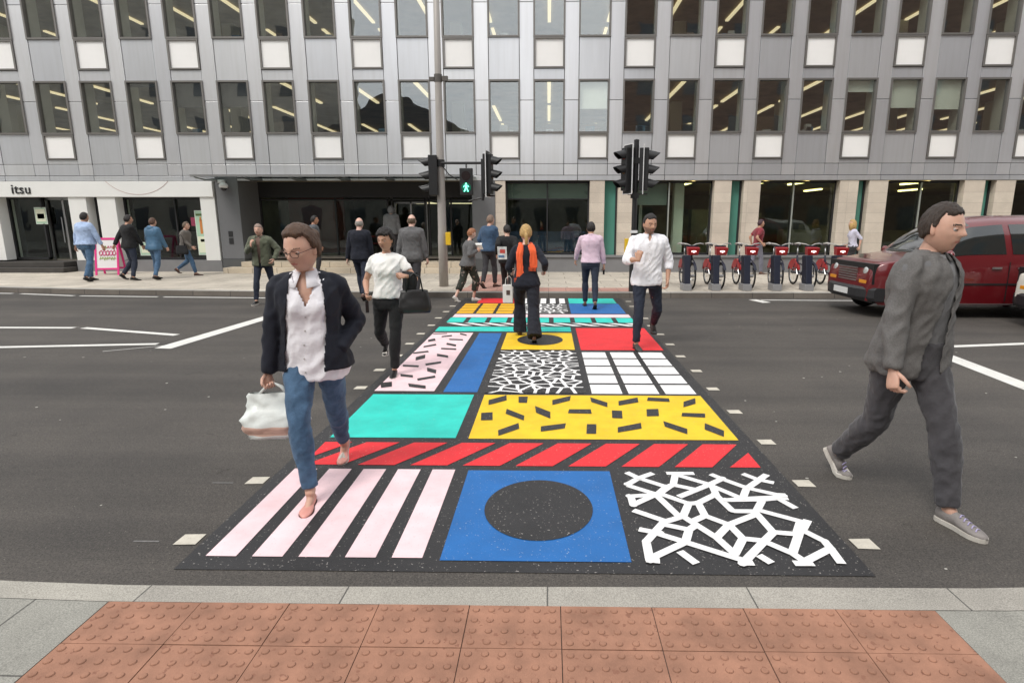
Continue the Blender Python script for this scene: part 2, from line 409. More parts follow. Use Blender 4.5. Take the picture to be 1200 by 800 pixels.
CRACK = [(0.54, 3.76, 0.61, 3.67), (0.72, 3.75, 0.61, 3.67), (0.61, 3.67, 0.52, 3.57), (0.61, 3.67, 0.77, 3.54), (0.52, 3.56, 0.69, 3.43), (0.77, 3.54, 0.69, 3.43), (0.81, 3.75, 1.0, 3.75), (0.87, 3.74, 0.82, 3.57), (0.87, 3.73, 1.06, 3.58), (0.82, 3.57, 0.77, 3.53), (0.82, 3.57, 0.94, 3.51), (0.72, 3.46, 0.81, 3.57), (1.06, 3.58, 0.82, 3.4), (1.06, 3.58, 1.17, 3.67), (1.11, 3.74, 1.17, 3.66), (1.17, 3.66, 1.28, 3.54), (1.06, 3.57, 1.21, 3.38), (1.21, 3.38, 1.29, 3.54), (1.33, 3.75, 1.4, 3.66), (1.4, 3.66, 1.49, 3.61), (1.49, 3.74, 1.29, 3.53), (1.29, 3.53, 1.48, 3.42), (1.48, 3.46, 1.47, 3.37), (1.1, 3.36, 1.21, 3.38), (1.21, 3.38, 1.47, 3.41), (0.51, 3.4, 0.7, 3.43), (0.52, 3.41, 0.52, 3.28), (0.67, 3.42, 0.53, 3.3), (0.68, 3.43, 0.77, 3.14), (0.7, 3.45, 0.86, 3.31), (0.86, 3.31, 0.79, 3.15), (0.86, 3.31, 0.92, 3.32), (0.92, 3.32, 1.05, 3.43), (1.07, 3.56, 1.06, 3.41), (1.06, 3.42, 1.1, 3.22), (1.1, 3.22, 1.24, 3.22), (1.24, 3.22, 1.33, 3.37), (1.33, 3.37, 1.1, 3.36), (1.33, 3.37, 1.43, 3.39), (1.43, 3.39, 1.49, 3.26), (1.25, 3.24, 1.49, 3.08), (1.5, 3.12, 1.43, 3.02), (1.23, 3.21, 1.25, 2.98), (1.22, 3.18, 1.03, 3.06), (0.92, 3.31, 0.92, 3.16), (0.92, 3.16, 1.03, 3.06), (0.92, 3.16, 0.84, 3.1), (0.79, 3.15, 0.92, 2.92), (0.51, 3.22, 0.68, 3.09), (0.68, 3.09, 0.79, 3.15), (0.67, 3.09, 0.53, 2.87), (0.53, 2.87, 0.52, 2.69), (0.51, 3.0, 0.62, 2.96), (0.65, 3.06, 0.79, 3.0), (0.79, 3.0, 0.84, 3.05), (0.79, 3.0, 0.74, 2.87), (0.6, 2.96, 0.74, 2.87), (0.74, 2.87, 1.0, 2.7), (0.74, 2.87, 0.51, 2.7), (0.69, 2.78, 0.75, 2.67), (0.5, 2.7, 0.57, 2.69), (1.03, 3.06, 0.92, 2.92), (0.92, 2.92, 0.97, 2.76), (1.03, 3.06, 1.06, 2.91), (1.06, 2.91, 1.17, 2.89), (1.06, 2.91, 0.97, 2.76), (1.25, 2.98, 1.17, 2.89), (1.17, 2.89, 0.98, 2.67), (0.97, 2.68, 1.04, 2.68), (1.09, 2.75, 1.13, 2.68), (1.25, 2.98, 1.38, 2.96), (1.17, 2.88, 1.27, 2.77), (1.4, 2.99, 1.27, 2.77), (1.27, 2.77, 1.31, 2.68), (1.24, 2.68, 1.34, 2.68), (1.45, 3.1, 1.37, 2.96), (1.41, 3.02, 1.49, 2.89), (1.49, 2.89, 1.49, 2.82), (1.49, 2.82, 1.48, 2.68), (1.49, 2.82, 1.31, 2.7)]
REDS = [[(-0.59, 3.87), (-0.35, 3.88), (-0.03, 4.28), (-0.3, 4.27)], [(-0.23, 3.87), (0.07, 3.87), (0.35, 4.27), (0.06, 4.27)], [(0.15, 3.86), (0.41, 3.87), (0.72, 4.26), (0.45, 4.26)], [(0.51, 3.86), (0.79, 3.86), (1.1, 4.26), (0.82, 4.25)], [(0.89, 3.85), (1.15, 3.86), (1.45, 4.25), (1.2, 4.25)]]
DASH_Y = [[(-0.558, 5.228), (-0.398, 5.376), (-0.412, 5.544), (-0.572, 5.382)], [(-0.28, 5.3), (-0.2, 5.3), (-0.2, 5.5), (-0.29, 5.5)], [(0.04, 5.238), (0.208, 5.378), (0.222, 5.532), (0.04, 5.392)], [(0.41, 5.338), (0.548, 5.18), (0.562, 5.32), (0.41, 5.492)], [(0.658, 5.23), (0.858, 5.338), (0.872, 5.492), (0.672, 5.37)], [(0.946, 5.384), (1.158, 5.354), (1.172, 5.466), (0.974, 5.496)], [(1.25, 5.19), (1.39, 5.3), (1.43, 5.48), (1.29, 5.36)], [(-0.58, 4.8), (-0.48, 4.81), (-0.5, 5.02), (-0.6, 5.0)], [(-0.38, 4.98), (-0.21, 4.802), (-0.21, 4.928), (-0.38, 5.12)], [(-0.108, 5.012), (0.02, 4.854), (0.02, 5.036), (-0.122, 5.208)], [(0.178, 5.004), (0.39, 4.992), (0.39, 5.118), (0.192, 5.116)], [(0.56, 4.88), (0.65, 4.87), (0.67, 5.08), (0.58, 5.09)], [(0.87, 4.93), (0.98, 4.94), (1.01, 5.14), (0.9, 5.13)], [(1.176, 4.936), (1.376, 4.904), (1.404, 5.016), (1.204, 5.034)], [(-0.398, 4.432), (-0.238, 4.6), (-0.252, 4.74), (-0.412, 4.558)], [(-0.06, 4.532), (0.138, 4.612), (0.152, 4.738), (-0.06, 4.658)], [(0.31, 4.49), (0.39, 4.49), (0.41, 4.72), (0.33, 4.72)], [(0.568, 4.522), (0.778, 4.62), (0.792, 4.76), (0.582, 4.648)], [(0.978, 4.67), (1.126, 4.492), (1.154, 4.618), (0.992, 4.81)], [(1.294, 4.608), (1.404, 4.44), (1.446, 4.58), (1.336, 4.762)]]
DASH_P = [[(-1.749, 8.684), (-1.539, 8.715), (-1.551, 8.765), (-1.761, 8.746)], [(-1.579, 8.451), (-1.439, 8.53), (-1.451, 8.63), (-1.591, 8.539)], [(-1.339, 8.669), (-1.218, 8.559), (-1.242, 8.671), (-1.351, 8.781)], [(-1.427, 8.251), (-1.229, 8.221), (-1.241, 8.309), (-1.452, 8.339)], [(-1.71, 8.11), (-1.62, 8.2), (-1.66, 8.36), (-1.74, 8.27)], [(-1.419, 7.928), (-1.269, 7.808), (-1.281, 7.933), (-1.431, 8.052)], [(-1.699, 7.73), (-1.548, 7.88), (-1.573, 7.98), (-1.711, 7.83)], [(-1.439, 7.631), (-1.229, 7.591), (-1.241, 7.679), (-1.451, 7.719)], [(-1.748, 7.353), (-1.568, 7.451), (-1.593, 7.539), (-1.772, 7.428)], [(-1.417, 7.226), (-1.258, 7.138), (-1.282, 7.263), (-1.442, 7.364)], [(-1.636, 6.981), (-1.546, 7.11), (-1.584, 7.31), (-1.674, 7.169)], [(-1.458, 6.73), (-1.299, 6.85), (-1.311, 6.95), (-1.482, 6.83)], [(-1.718, 6.681), (-1.529, 6.651), (-1.541, 6.739), (-1.742, 6.769)], [(-1.386, 6.463), (-1.268, 6.364), (-1.292, 6.526), (-1.424, 6.638)], [(-1.637, 6.24), (-1.488, 6.19), (-1.512, 6.29), (-1.662, 6.34)], [(-1.407, 6.061), (-1.238, 6.191), (-1.262, 6.279), (-1.432, 6.149)], [(-1.724, 5.781), (-1.625, 5.831), (-1.675, 6.019), (-1.786, 5.969)], [(-1.446, 5.827), (-1.258, 5.759), (-1.282, 5.871), (-1.484, 5.953)]]
for n_, a in enumerate(CRACK): seg(WH, (a[0], a[1]), (a[2], a[3]), 0.047, Z2 + 0.00005 * n_)
_nd = {}
for a in CRACK:
    for q in ((a[0], a[1]), (a[2], a[3])):
        for k_ in _nd:
            if math.hypot(k_[0] - q[0], k_[1] - q[1]) < .03: _nd[k_] += 1; break
        else: _nd[q] = 1
for n_, (q, c_) in enumerate(_nd.items()):
    if c_ > 1: pol(WH, [(q[0] + .0245 * math.cos(k * .7854), q[1] + .0245 * math.sin(k * .7854)) for k in range(8)], Z2 + .004 + .00002 * n_)
# red diagonal band
for i in range(9):
    xb = 0.89 - 0.373 * i; w_ = 0.262; sh = 0.305
    q = [(xb, 3.855), (xb + w_, 3.855), (xb + w_ + sh, 4.285), (xb + sh, 4.285)]
    L_ = -1.74
    if q[0][0] < L_:
        if q[1][0] < L_:
            t = (L_ - q[1][0]) / sh; t2 = max(0, (L_ - q[3][0]))
            q = [(L_, 3.855 + .43 * t), (q[2][0], 4.285), (max(q[3][0], L_), 4.285)]
            if q[1][0] < L_ + 0.03: continue
        else:
            t = (L_ - q[0][0]) / sh
            q = [(L_, 3.855), q[1], q[2], q[3], (L_, 3.855 + .43 * min(1, t))] if q[3][0] > L_ else [(L_, 3.855), q[1], q[2], (L_, 4.285)]
    pol(RD, q)
pol(RD, [(1.275, 3.855), (1.49, 3.855), (1.49, 4.12)])
rect(TL, -1.74, -0.735, 4.385, 5.565); rect(YL, -0.632, 1.50, 4.375, 5.56)
for q in DASH_Y: pol(BK, q, Z3)
rect(PK, -1.765, -1.155, 5.68, 8.82)
for q in DASH_P: pol(BK, q, Z3)
rect(BL, -1.06, -0.715, 5.65, 8.80)
def clip(poly, px, py, nx, ny):
    out = []
    for i in range(len(poly)):
        a, b = poly[i], poly[(i + 1) % len(poly)]
        da = (a[0] - px) * nx + (a[1] - py) * ny; db = (b[0] - px) * nx + (b[1] - py) * ny
        if da <= 0: out.append(a)
        if (da <= 0) != (db <= 0):
            t = da / (da - db); out.append((a[0] + (b[0] - a[0]) * t, a[1] + (b[1] - a[1]) * t))
    return out
def cracked(x0, x1, y0, y1, nx, ny, wd, seed):
    rect(WH, x0, x1, y0, y1, Z2); r = random.Random(seed)
    pts = [(x0 + (x1 - x0) * (i + r.uniform(-.1, 1.1)) / nx, y0 + (y1 - y0) * (j + r.uniform(-.1, 1.1)) / ny) for i in range(nx) for j in range(ny)]
    for p in pts:
        c = [(x0 - .01, y0 - .01), (x1 + .01, y0 - .01), (x1 + .01, y1 + .01), (x0 - .01, y1 + .01)]
        for q in pts:
            if q is p: continue
            dx, dy = q[0] - p[0], q[1] - p[1]; L = math.hypot(dx, dy)
            if L > 0.8: continue
            k_ = max(L / 2 - wd / 2, 0.002) / L
            c = clip(c, p[0] + dx * k_, p[1] + dy * k_, dx / L, dy / L)
            if len(c) < 3: break
        if len(c) >= 3: pol(BK, c, Z3)
cracked(-0.63, 0.365, 5.63, 7.59, 9, 12, 0.036, 5)
rect(YL, -0.636, 0.355, 7.64, 8.825); ell(BK, -0.12, 8.30, 0.33, 0.39)
for i in range(3):
    for j in range(5):
        xa = 0.437 + 0.368 * i; ya = 5.62 + 0.386 * j
        rect(WH, xa, xa + 0.305, ya, ya + 0.325)
rect(RD, 0.435, 1.535, 7.62, 9.25)
rect(TL, -1.775, 0.355, 8.94, 9.33)
for i in range(11):     # slanted white blades
    xa = -1.74 + 0.30 * i
    pol(WH, [(xa + .02, 9.70), (xa + 0.16, 9.70), (min(xa + 0.50, 1.50), 9.43), (min(xa + 0.34, 1.50), 9.43)])
for i in range(9):
    xa = -1.735 + 0.365 * i; rect(TL, xa, min(xa + 0.285, 1.47), 9.76, 10.25)
rect(PK, -1.72, 1.47, 10.29, 10.64)
for i in range(3):
    for j in range(4):
        xa = -1.72 + 0.37 * i; ya = 10.74 + 0.335 * j; rect(AM, xa, xa + 0.31, ya, ya + 0.29)
cracked(-0.57, 0.37, 10.74, 12.0, 8, 8, 0.040, 11)
for i in range(5): rect(WH, -0.57 + 0.2 * i, -0.45 + 0.2 * i, 12.08, 12.87)
rect(BL, 0.42, 1.44, 10.72, 12.06); rect(TL, 0.43, 1.42, 12.09, 12.88); rect(RD, -1.50, -0.67, 12.12, 12.88)
struct('painted_crosswalk', mu, MUR, recalc=False)

# ---- white lines and crossing studs
M_line = mat('road_paint_white', (0.70, 0.69, 0.65), 0.6, var=0.10, vscale=5, bump=0.2, bscale=200, speck=(0.22, 0.21, 0.20), spscale=60, spth=0.69)
M_stud = mat('stud_paint', (0.56, 0.52, 0.44), 0.7, var=0.15, vscale=12, bump=0.4, bscale=180, speck=(0.3, 0.28, 0.24), spscale=120, spth=0.68)
rm = MB()
def line(pts, wd, z=Z1):
    for a, b in zip(pts, pts[1:]):
        dx, dy = b[0] - a[0], b[1] - a[1]; L = math.hypot(dx, dy); nx, ny = -dy / L * wd / 2, dx / L * wd / 2
        rm.flat([(a[0] - nx, a[1] - ny), (b[0] - nx, b[1] - ny), (b[0] + nx, b[1] + ny), (a[0] + nx, a[1] + ny)], z)
line([(-16, 13.85), (-12.7, 13.58)], 0.10); line([(-12.45, 13.53), (-10.9, 13.18)], .10); line([(-10.75, 13.16), (-8.85, 13.02)], .10); line([(-8.7, 13.0), (-5.6, 12.84), (-4.8, 12.82)], .10)
line([(-30, 9.2), (-7.65, 9.15)], .12); line([(-7.5, 9.15), (-5.62, 8.58)], .12)
line([(-30, 7.35), (-7.5, 7.68), (-5.48, 7.93)], .12)
line([(-5.22, 7.64), (-4.99, 10.75)], .24)
line([(-5.9, 7.45), (-5.2, 7.9)], .02, .003)
line([(4.62, 12.72), (11.5, 12.45), (20, 12.5)], .09); line([(4.46, 12.78), (4.60, 12.30)], .20)
line([(5.25, 7.90), (7.2, 8.25), (14, 9.2)], .12); line([(5.12, 7.85), (4.98, 5.9), (4.93, 2.65)], .22)
rm.mi = 1
for i in range(14):
    y = 2.86 + 0.735 * i
    if i < 14:
        j = 0.012 * math.sin(i * 2.3)
        rm.flat([(-2.005 + j, y - .055), (-1.885 + j, y - .05), (-1.885 + j, y + .055), (-2.0 + j, y + .05)], Z1 + .001)
        rm.flat([(1.64 - j, y - .03), (1.755 - j, y - .035), (1.75 - j, y + .07), (1.635 - j, y + .065)], Z1 + .001)
rm.mi = 2
for (x, y) in [(-2.12, 2.84), (-2.10, 3.56), (-2.1, 4.35)]: rm.flat([(x - .12, y - .008), (x + .02, y - .008), (x + .02, y + .006), (x - .12, y + .006)], .003)
struct('road_markings', rm, [M_line, M_stud, mat('faded_paint', (.15, .145, .14), .8, var=.3, vscale=30)], recalc=False)
# small litter: pale gum blobs on the asphalt
rb = MB(); rr = random.Random(9)
for _ in range(110):
    x, y = rr.uniform(-9, 9), rr.uniform(2.55, 12); s = rr.uniform(.006, .016)
    if -1.9 < x < 1.65: continue
    rb.flat([(x + s * math.cos(a) * rr.uniform(.6, 1.2), y + s * math.sin(a) * rr.uniform(.6, 1.2)) for a in [i * .785 for i in range(8)]], 0.0035)
o = rb.build('chewing_gum_spots', mat('gum', (0.42, 0.40, 0.36), 0.8), recalc=False); tag(o, 'flat pale chewing gum spots trodden into the asphalt', 'gum spots', kind='stuff')

# ================================================================ the office building
FY = 18.30
bld = thing('office_building', 'grey metal clad office block with rows of tall windows above shops across the road', 'building', (0, FY, 0.12))
def bz(z): return z - 0.12            # world height -> building local
M_panel = mat('grey_panel', (0.69, 0.70, 0.72), 0.34, 0.68, var=0.06, vscale=0.8, stretch=(1, 1, .3))
M_panel2 = mat('grey_pilaster', (0.76, 0.765, 0.785), 0.32, 0.68, var=0.05, vscale=0.6, stretch=(1, 1, .3))
for m_ in (M_panel, M_panel2):      # each sheet of cladding has its own slight tone and faint rain streaks
    n = m_.node_tree.nodes; l = m_.node_tree.links; b = n['Principled BSDF']; src = b.inputs['Base Color'].links[0].from_socket
    ge = n.new('ShaderNodeNewGeometry'); cr = n.new('ShaderNodeValToRGB'); l.new(ge.outputs['Random Per Island'], cr.inputs[0])
    cr.color_ramp.elements[0].color = (.93, .935, .945, 1); cr.color_ramp.elements[1].color = (1.06, 1.055, 1.04, 1)
    mu = n.new('ShaderNodeMixRGB'); mu.blend_type = 'MULTIPLY'; mu.inputs[0].default_value = 1; l.new(src, mu.inputs[1]); l.new(cr.outputs[0], mu.inputs[2])
    tx = n.new('ShaderNodeTexCoord'); mp = n.new('ShaderNodeMapping'); mp.inputs['Scale'].default_value = (9, 9, .5); l.new(tx.outputs['Object'], mp.inputs[0])
    nz = n.new('ShaderNodeTexNoise'); nz.inputs['Scale'].default_value = 1.0; nz.inputs['Detail'].default_value = 6; l.new(mp.outputs[0], nz.inputs['Vector'])
    c2 = n.new('ShaderNodeValToRGB'); l.new(nz.outputs['Fac'], c2.inputs[0]); c2.color_ramp.elements[0].position = .36; c2.color_ramp.elements[1].position = .56
    c2.color_ramp.elements[0].color = (.965, .963, .955, 1); c2.color_ramp.elements[1].color = (1.01, 1.01, 1.01, 1)
    m3 = n.new('ShaderNodeMixRGB'); m3.blend_type = 'MULTIPLY'; m3.inputs[0].default_value = 1; l.new(mu.outputs[0], m3.inputs[1]); l.new(c2.outputs[0], m3.inputs[2]); l.new(m3.outputs[0], b.inputs['Base Color'])
M_gap = mat('panel_gap', (0.05, 0.05, 0.055), 0.8)
M_frame = mat('bronze_frame', (0.20, 0.19, 0.178), 0.45, 0.5)
M_white = mat('opal_panel', (0.88, 0.87, 0.85), 0.42, var=0.03, vscale=2)
M_glassU = glass('office_glass', (0.92, 0.93, 0.90), 0.165)
M_glassG = glass('shop_glass', (0.88, 0.93, 0.88), 0.035)
M_fin = mat('interior_fin', (0.60, 0.62, 0.56), 0.7)
M_ceil = mat('interior_ceiling', (0.36, 0.29, 0.17), 0.85, var=0.3, vscale=1.5)
M_floor = mat('interior_floor', (0.16, 0.14, 0.12), 0.9)
M_back = mat('interior_wall', (0.33, 0.26, 0.18), 0.9, var=0.45, vscale=0.45)
M_strip = mat('light_strip', (0.9, 0.8, 0.5), 0.5, emit=(1.0, 0.86, 0.54), estr=0.75)
M_strip2 = mat('light_strip_bright', (0.9, 0.8, 0.5), 0.5, emit=(1.0, 0.86, 0.36), estr=3.2)
M_blindw = mat('pale_blind', (0.74, 0.79, 0.74), 0.8, var=0.04); M_blindd = mat('dark_blind', (0.05, 0.048, 0.05), 0.8)
M_stone = tiled('limestone', (0.56, 0.49, 0.41), (0.63, 0.56, 0.47), (0.40, 0.35, 0.29), 3.0, 0.30, off=0.0, msize=0.004, axis='XZ', var=0.13)
M_green = mat('green_glass', (0.10, 0.30, 0.24), 0.12, coat=0.5, var=0.08, vscale=1)
M_plinth = mat('grey_plinth', (0.20, 0.20, 0.205), 0.6, var=0.10, vscale=1.5)
M_pier = mat('grey_render', (0.145, 0.148, 0.155), 0.6, var=0.07, vscale=1)
M_shopw = mat('shop_white', (0.76, 0.765, 0.74), 0.5, var=0.03, vscale=1.2)
M_dark = mat('dark_metal', (0.03, 0.03, 0.032), 0.5, 0.3)
M_steel = mat('brushed_steel', (0.45, 0.45, 0.45), 0.35, 0.9)
def wx(i): return -0.45 + 1.318 * i - 0.0028 * i * i      # left edge of window i
def ww(i): return 0.895 - 0.0033 * i
IDX = list(range(-16, 16))
ROWS = [(4.244, 5.717), (6.885, 8.36)]
clad = MB(); G_ = 0.017
clad.mi = 1; clad.box(wx(-16) - .6, wx(15) + 1.4, 0.06, 0.10, bz(2.87), bz(2.88))
def panel(x0, x1, z0, z1, y=0.0, mi=0, th=0.05):
    clad.mi = mi; clad.box(x0 + G_ / 2, x1 - G_ / 2, y, y + th, bz(z0) + G_ / 2, bz(z1) - G_ / 2)
zbreaks = [3.364, 5.16, 7.80, 9.4]
for i in IDX:
    x0 = wx(i); x1 = x0 + ww(i); xn = wx(i + 1)
    for a, b in zip(zbreaks, zbreaks[1:]): panel(x1, xn, a, b, -0.012, 2)
    panel(x0, xn - (xn - x1), 3.029, 3.364); panel(x1, xn, 3.029, 3.364, -0.0, 2); panel(x0, xn, 2.872, 3.026, -0.02)
    white0 = i % 2 != 0; white1 = i % 2 == 0
    # below row 0
    if white0: panel(x0, x1, 3.364, 3.50)
    else: panel(x0, x1, 3.364, 4.244)
    if white1: panel(x0, x1, 5.717, 6.032)
    else: panel(x0, x1, 5.717, 6.885)
    panel(x0, x1, 8.36, 9.4)
co = clad.build('cladding', [M_panel, M_gap, M_panel2], bld, bevel=0.004)
# backing behind the panel joints, in strips that leave the window openings free
bk = MB()
for i in IDX:
    x0 = wx(i); x1 = x0 + ww(i); xn = wx(i + 1)
    bk.box(x1, xn, 0.052, 0.12, bz(2.9), bz(9.4))
    bk.box(x0, x1, 0.052, 0.12, bz(2.9), bz(4.244)); bk.box(x0, x1, 0.052, 0.12, bz(5.717), bz(6.885)); bk.box(x0, x1, 0.052, 0.12, bz(8.36), bz(9.4))
bk.build('backing_wall', M_gap, bld)
blind = {(-8, 0): ('d', .47), (-7, 0): ('d', .47), (1, 0): ('w', .52), (7, 0): ('w', .22), (8, 0): ('w', .52), (9, 0): ('w', .55), (-9, 0): ('d', .08)}
fr_cache = {}
for i in IDX[2:-1] + [15]:
    x0 = wx(i); wd = ww(i)
    for r, (z0, z1) in enumerate(ROWS):
        h = z1 - z0
        f = MB(); t = 0.034
        f.box(-.015, t, -0.05, 0.10, -.015, h + .015); f.box(wd - t, wd + .015, -0.05, 0.10, -.015, h + .015)
        f.box(t, wd - t, -0.05, 0.10, -.015, t); f.box(t, wd - t, -0.05, 0.10, h - t, h + .015)
        wo_ = f.build('window', M_frame, bld, loc=(x0, 0, bz(z0)))
        p = MB(); p.box(t - .005, wd - t + .005, 0.030, 0.038, t - .005, h - t + .005); p.build('pane', M_glassU, wo_)
        if (i, r) in blind:
            kd, fr = blind[(i, r)]
            b_ = MB(); b_.box(t + .01, wd - t - .01, 0.10, 0.108, h * (1 - fr), h - t); b_.box(t + .01, wd - t - .01, 0.095, 0.115, h * (1 - fr) - .02, h * (1 - fr))
            b_.build('blind', M_blindw if kd == 'w' else M_blindd, wo_)
        if (r == 0 and i % 2 != 0) or (r == 1 and i % 2 == 0):
            zt, zb = (4.225, 3.50) if r == 0 else (6.866, 6.035)
            f = MB(); hh = zt - zb
            f.box(0, wd, -0.045, 0.06, 0, .045); f.box(0, wd, -0.045, 0.06, hh - .04, hh); f.box(0, .05, -0.045, 0.06, .045, hh - .04); f.box(wd - .05, wd, -0.045, 0.06, .045, hh - .04)
            q = f.build('spandrel_panel', M_frame, bld, loc=(x0, 0, bz(zb)))
            p = MB(); p.box(.05, wd - .05, 0.0, 0.05, .045, hh - .04); p.build('opal_infill', M_white, q)
# interior of the upper floors
it = MB()
XL, XR = wx(-16) - .8, wx(15) + 1.5
for zf, zc in ((3.75, 5.86), (6.4, 8.50)):
    it.mi = 1; it.box(XL, XR, 0.13, 15, bz(zf) - .1, bz(zf))
    it.mi = 0; it.box(XL, XR, 0.13, 15, bz(zc), bz(zc) + .12)
    it.mi = 2; it.box(XL, XR, 15, 15.1, bz(zf), bz(zc))
    it.mi = 2; it.box(XL - .1, XL, 0.13, 15, bz(zf), bz(zc)); it.box(XR, XR + .1, 0.13, 15, bz(zf), bz(zc))
    it.mi = 3
    for i in IDX:
        xm = (wx(i) + ww(i) + wx(i + 1)) / 2
        it.box(xm - .19, xm + .19, 0.125, 0.56, bz(zf), bz(zc))
        if i % 3 == 0: it.box(xm - .2, xm + .2, 4.0, 4.5, bz(zf), bz(zc))
    it.mi = 2; rr = random.Random(int(zf * 10))
    for _ in range(26):
        x = rr.uniform(XL, XR); y = rr.uniform(3, 13); it.box(x, x + rr.uniform(.8, 3), y, y + .1, bz(zf), bz(zf) + rr.uniform(.9, 1.7))
it.build('office_interior', [M_ceil, M_floor, M_back, M_fin], bld)
cl = MB(); rr = random.Random(12)
for i in IDX:
    for z0, z1 in ROWS:
        if rr.random() < .5: continue
        for _ in range(rr.randint(1, 3)):
            a = wx(i) + rr.uniform(.08, .6); h_ = rr.uniform(.08, .34); cl.mi = rr.randint(0, 2)
            cl.box(a, a + rr.uniform(.06, .24), .62, .62 + rr.uniform(.05, .2), bz(z0) - .1, bz(z0) + h_)
cl.build('sill_clutter', [mat('paper_pale', (.55, .56, .55), .7), mat('binder_blue', (.10, .20, .30), .6), mat('box_brown', (.22, .14, .08), .8)], bld)
ls = MB(); rr = random.Random(21)
for zc in (5.80, 8.44):
    x = XL + .5; k_ = 0
    while x < XR:
        for y0 in (0.7, 4.6, 8.7):
            if rr.random() < 0.22: continue
            ls.box(x - .055, x + .055, y0, y0 + 3.2, bz(zc), bz(zc) + .05)
        x += 2.05; k_ += 1
ls.build('strip_lights', M_strip, bld)

# ---- ground floor -------------------------------------------------------
gf = MB()
def gbox(mb, x0, x1, z0, z1, y0=0.0, y1=0.35): mb.box(x0, x1, y0, y1, bz(z0), bz(z1))
for x0, x1 in [(-1.635, -1.325), (1.245, 1.69), (2.10, 2.62), (5.0, 5.51), (5.88, 6.38), (8.75, 9.30), (9.62, 10.18), (12.45, 13.05), (13.38, 13.95), (16.2, 16.8), (17.1, 17.7)]:
    st = MB(); gbox(st, x0, x1, 0.64, 2.87, 0.0, 0.45); st.build('stone_pier', M_stone, bld, bevel=.004)
for x0, x1 in [(1.69, 2.10), (5.51, 5.88), (9.30, 9.62), (13.05, 13.38), (16.8, 17.1)]:
    gg = MB(); gbox(gg, x0, x1, 0.64, 2.87, 0.28, 0.31); gq = gg.build('green_glass_strip', M_green, bld)
    fm = MB(); gbox(fm, x1 - .05, x1, 0.64, 2.87, 0.22, 0.28); fm.build('strip_frame', M_dark, gq)
pl = MB()
for k_, x in enumerate(np.arange(-1.635, 20, 1.6)): pl.box(x + .004, x + 1.596, -0.03, 0.45, 0.0, bz(0.57)); 
pl.box(-1.63, 20, -0.075, 0.46, bz(0.575), bz(0.64))
pl.build('plinth', M_plinth, bld, bevel=.004)
def bay(x0, x1, mull, transom=None, name='shop_window', zb=0.64, zt=2.87, gl=None, yy=0.30):
    f = MB()
    for a in (x0, x1 - .05): f.box(a, a + .05, yy - .05, yy + .05, bz(zb), bz(zt))
    f.box(x0, x1, yy - .05, yy + .05, bz(zb), bz(zb) + .07); f.box(x0, x1, yy - .05, yy + .05, bz(zt) - .06, bz(zt))
    for m_ in mull: f.box(m_ - .02, m_ + .02, yy - .06, yy + .05, bz(zb), bz(zt))
    if transom: f.box(x0, x1, yy - .045, yy + .045, bz(transom) - .015, bz(transom) + .015)
    q = f.build(name, M_dark, bld)
    p = MB(); p.box(x0 + .05, x1 - .05, yy, yy + .008, bz(zb) + .07, bz(zt) - .06); p.build('pane', gl or M_glassG, q)
    return q
b0 = bay(-1.325, 1.245, [-0.05], 2.34)
p = MB(); p.box(-1.27, 1.2, 0.33, 0.34, bz(2.36), bz(2.8)); p.build('frosted_toplight', mat('frosted_film', (0.12, 0.15, 0.14), .5), b0)
p = MB(); p.box(-1.27, 1.2, 1.2, 1.22, bz(0.7), bz(1.35)); p.build('blue_screen', mat('blue_screen', (0.035, 0.06, 0.13), .6, var=.35, vscale=3), b0)
b1 = bay(2.62, 5.0, [3.68], None)
p = MB(); p.box(2.68, 3.64, 0.33, 0.34, bz(2.16), bz(2.8)); p.build('frosted_toplight', MATS['frosted_film'], b1)
bay(6.38, 8.75, [7.46]); bay(10.18, 12.45, [11.3]); bay(13.95, 16.2, [15.1])
for m_ in (3.68, 7.46, 11.3): ml = MB(); ml.box(m_ - .018, m_ + .018, 0.20, 0.235, bz(0.7), bz(2.82)); ml.build('steel_mullion', mat('pale_mullion', (0.42, 0.45, 0.41), .45, .4), bld)
gi = MB()
gi.mi = 1; gi.box(-9.5, 32, 0.46, 12, bz(0.5), bz(0.55)); gi.box(-27, -10.3, 0.46, 8, bz(0.40), bz(0.46))
gi.mi = 0; gi.box(-1.7, 32, 0.46, 12, bz(2.93), bz(3.0)); gi.box(-27, -1.7, 0.46, 12, bz(2.93), bz(3.0))
gi.mi = 2; gi.box(-9.99, 32, 12, 12.1, bz(.5), bz(3)); gi.box(-27, -9.9, 5.5, 5.6, bz(.4), bz(3)); gi.box(32, 32.1, .46, 12, bz(.4), bz(3)); gi.box(-27.1, -27, .46, 8, bz(.4), bz(3)); gi.box(17.7, 32, .1, .45, bz(.4), bz(3)); gi.box(-27, -18.2, .1, .45, bz(.4), bz(3)); gi.box(-10.0, -9.9, .46, 12, bz(.4), bz(3)); gi.box(-1.75, -1.65, 1.6, 12, bz(.5), bz(3))
gi.mi = 3; gi.box(2.9, 3.0, 1.0, 1.1, bz(.5), bz(2.9)); gi.box(3.95, 4.25, 0.7, 1.0, bz(.5), bz(2.93)); gi.box(10.4, 10.6, 1.4, 1.6, bz(.5), bz(2.9))
gi.mi = 2; rr = random.Random(4)
for _ in range(16):
    x = rr.uniform(2.5, 17); y = rr.uniform(2, 9); gi.box(x, x + rr.uniform(.5, 2.2), y, y + .5, bz(.55), bz(.55) + rr.uniform(.5, 1.6))
gi.build('ground_floor_interior', [M_ceil, M_floor, mat('dark_interior', (0.20, 0.215, 0.15), .8, var=.5, vscale=.6), M_fin], bld)
gl = MB()
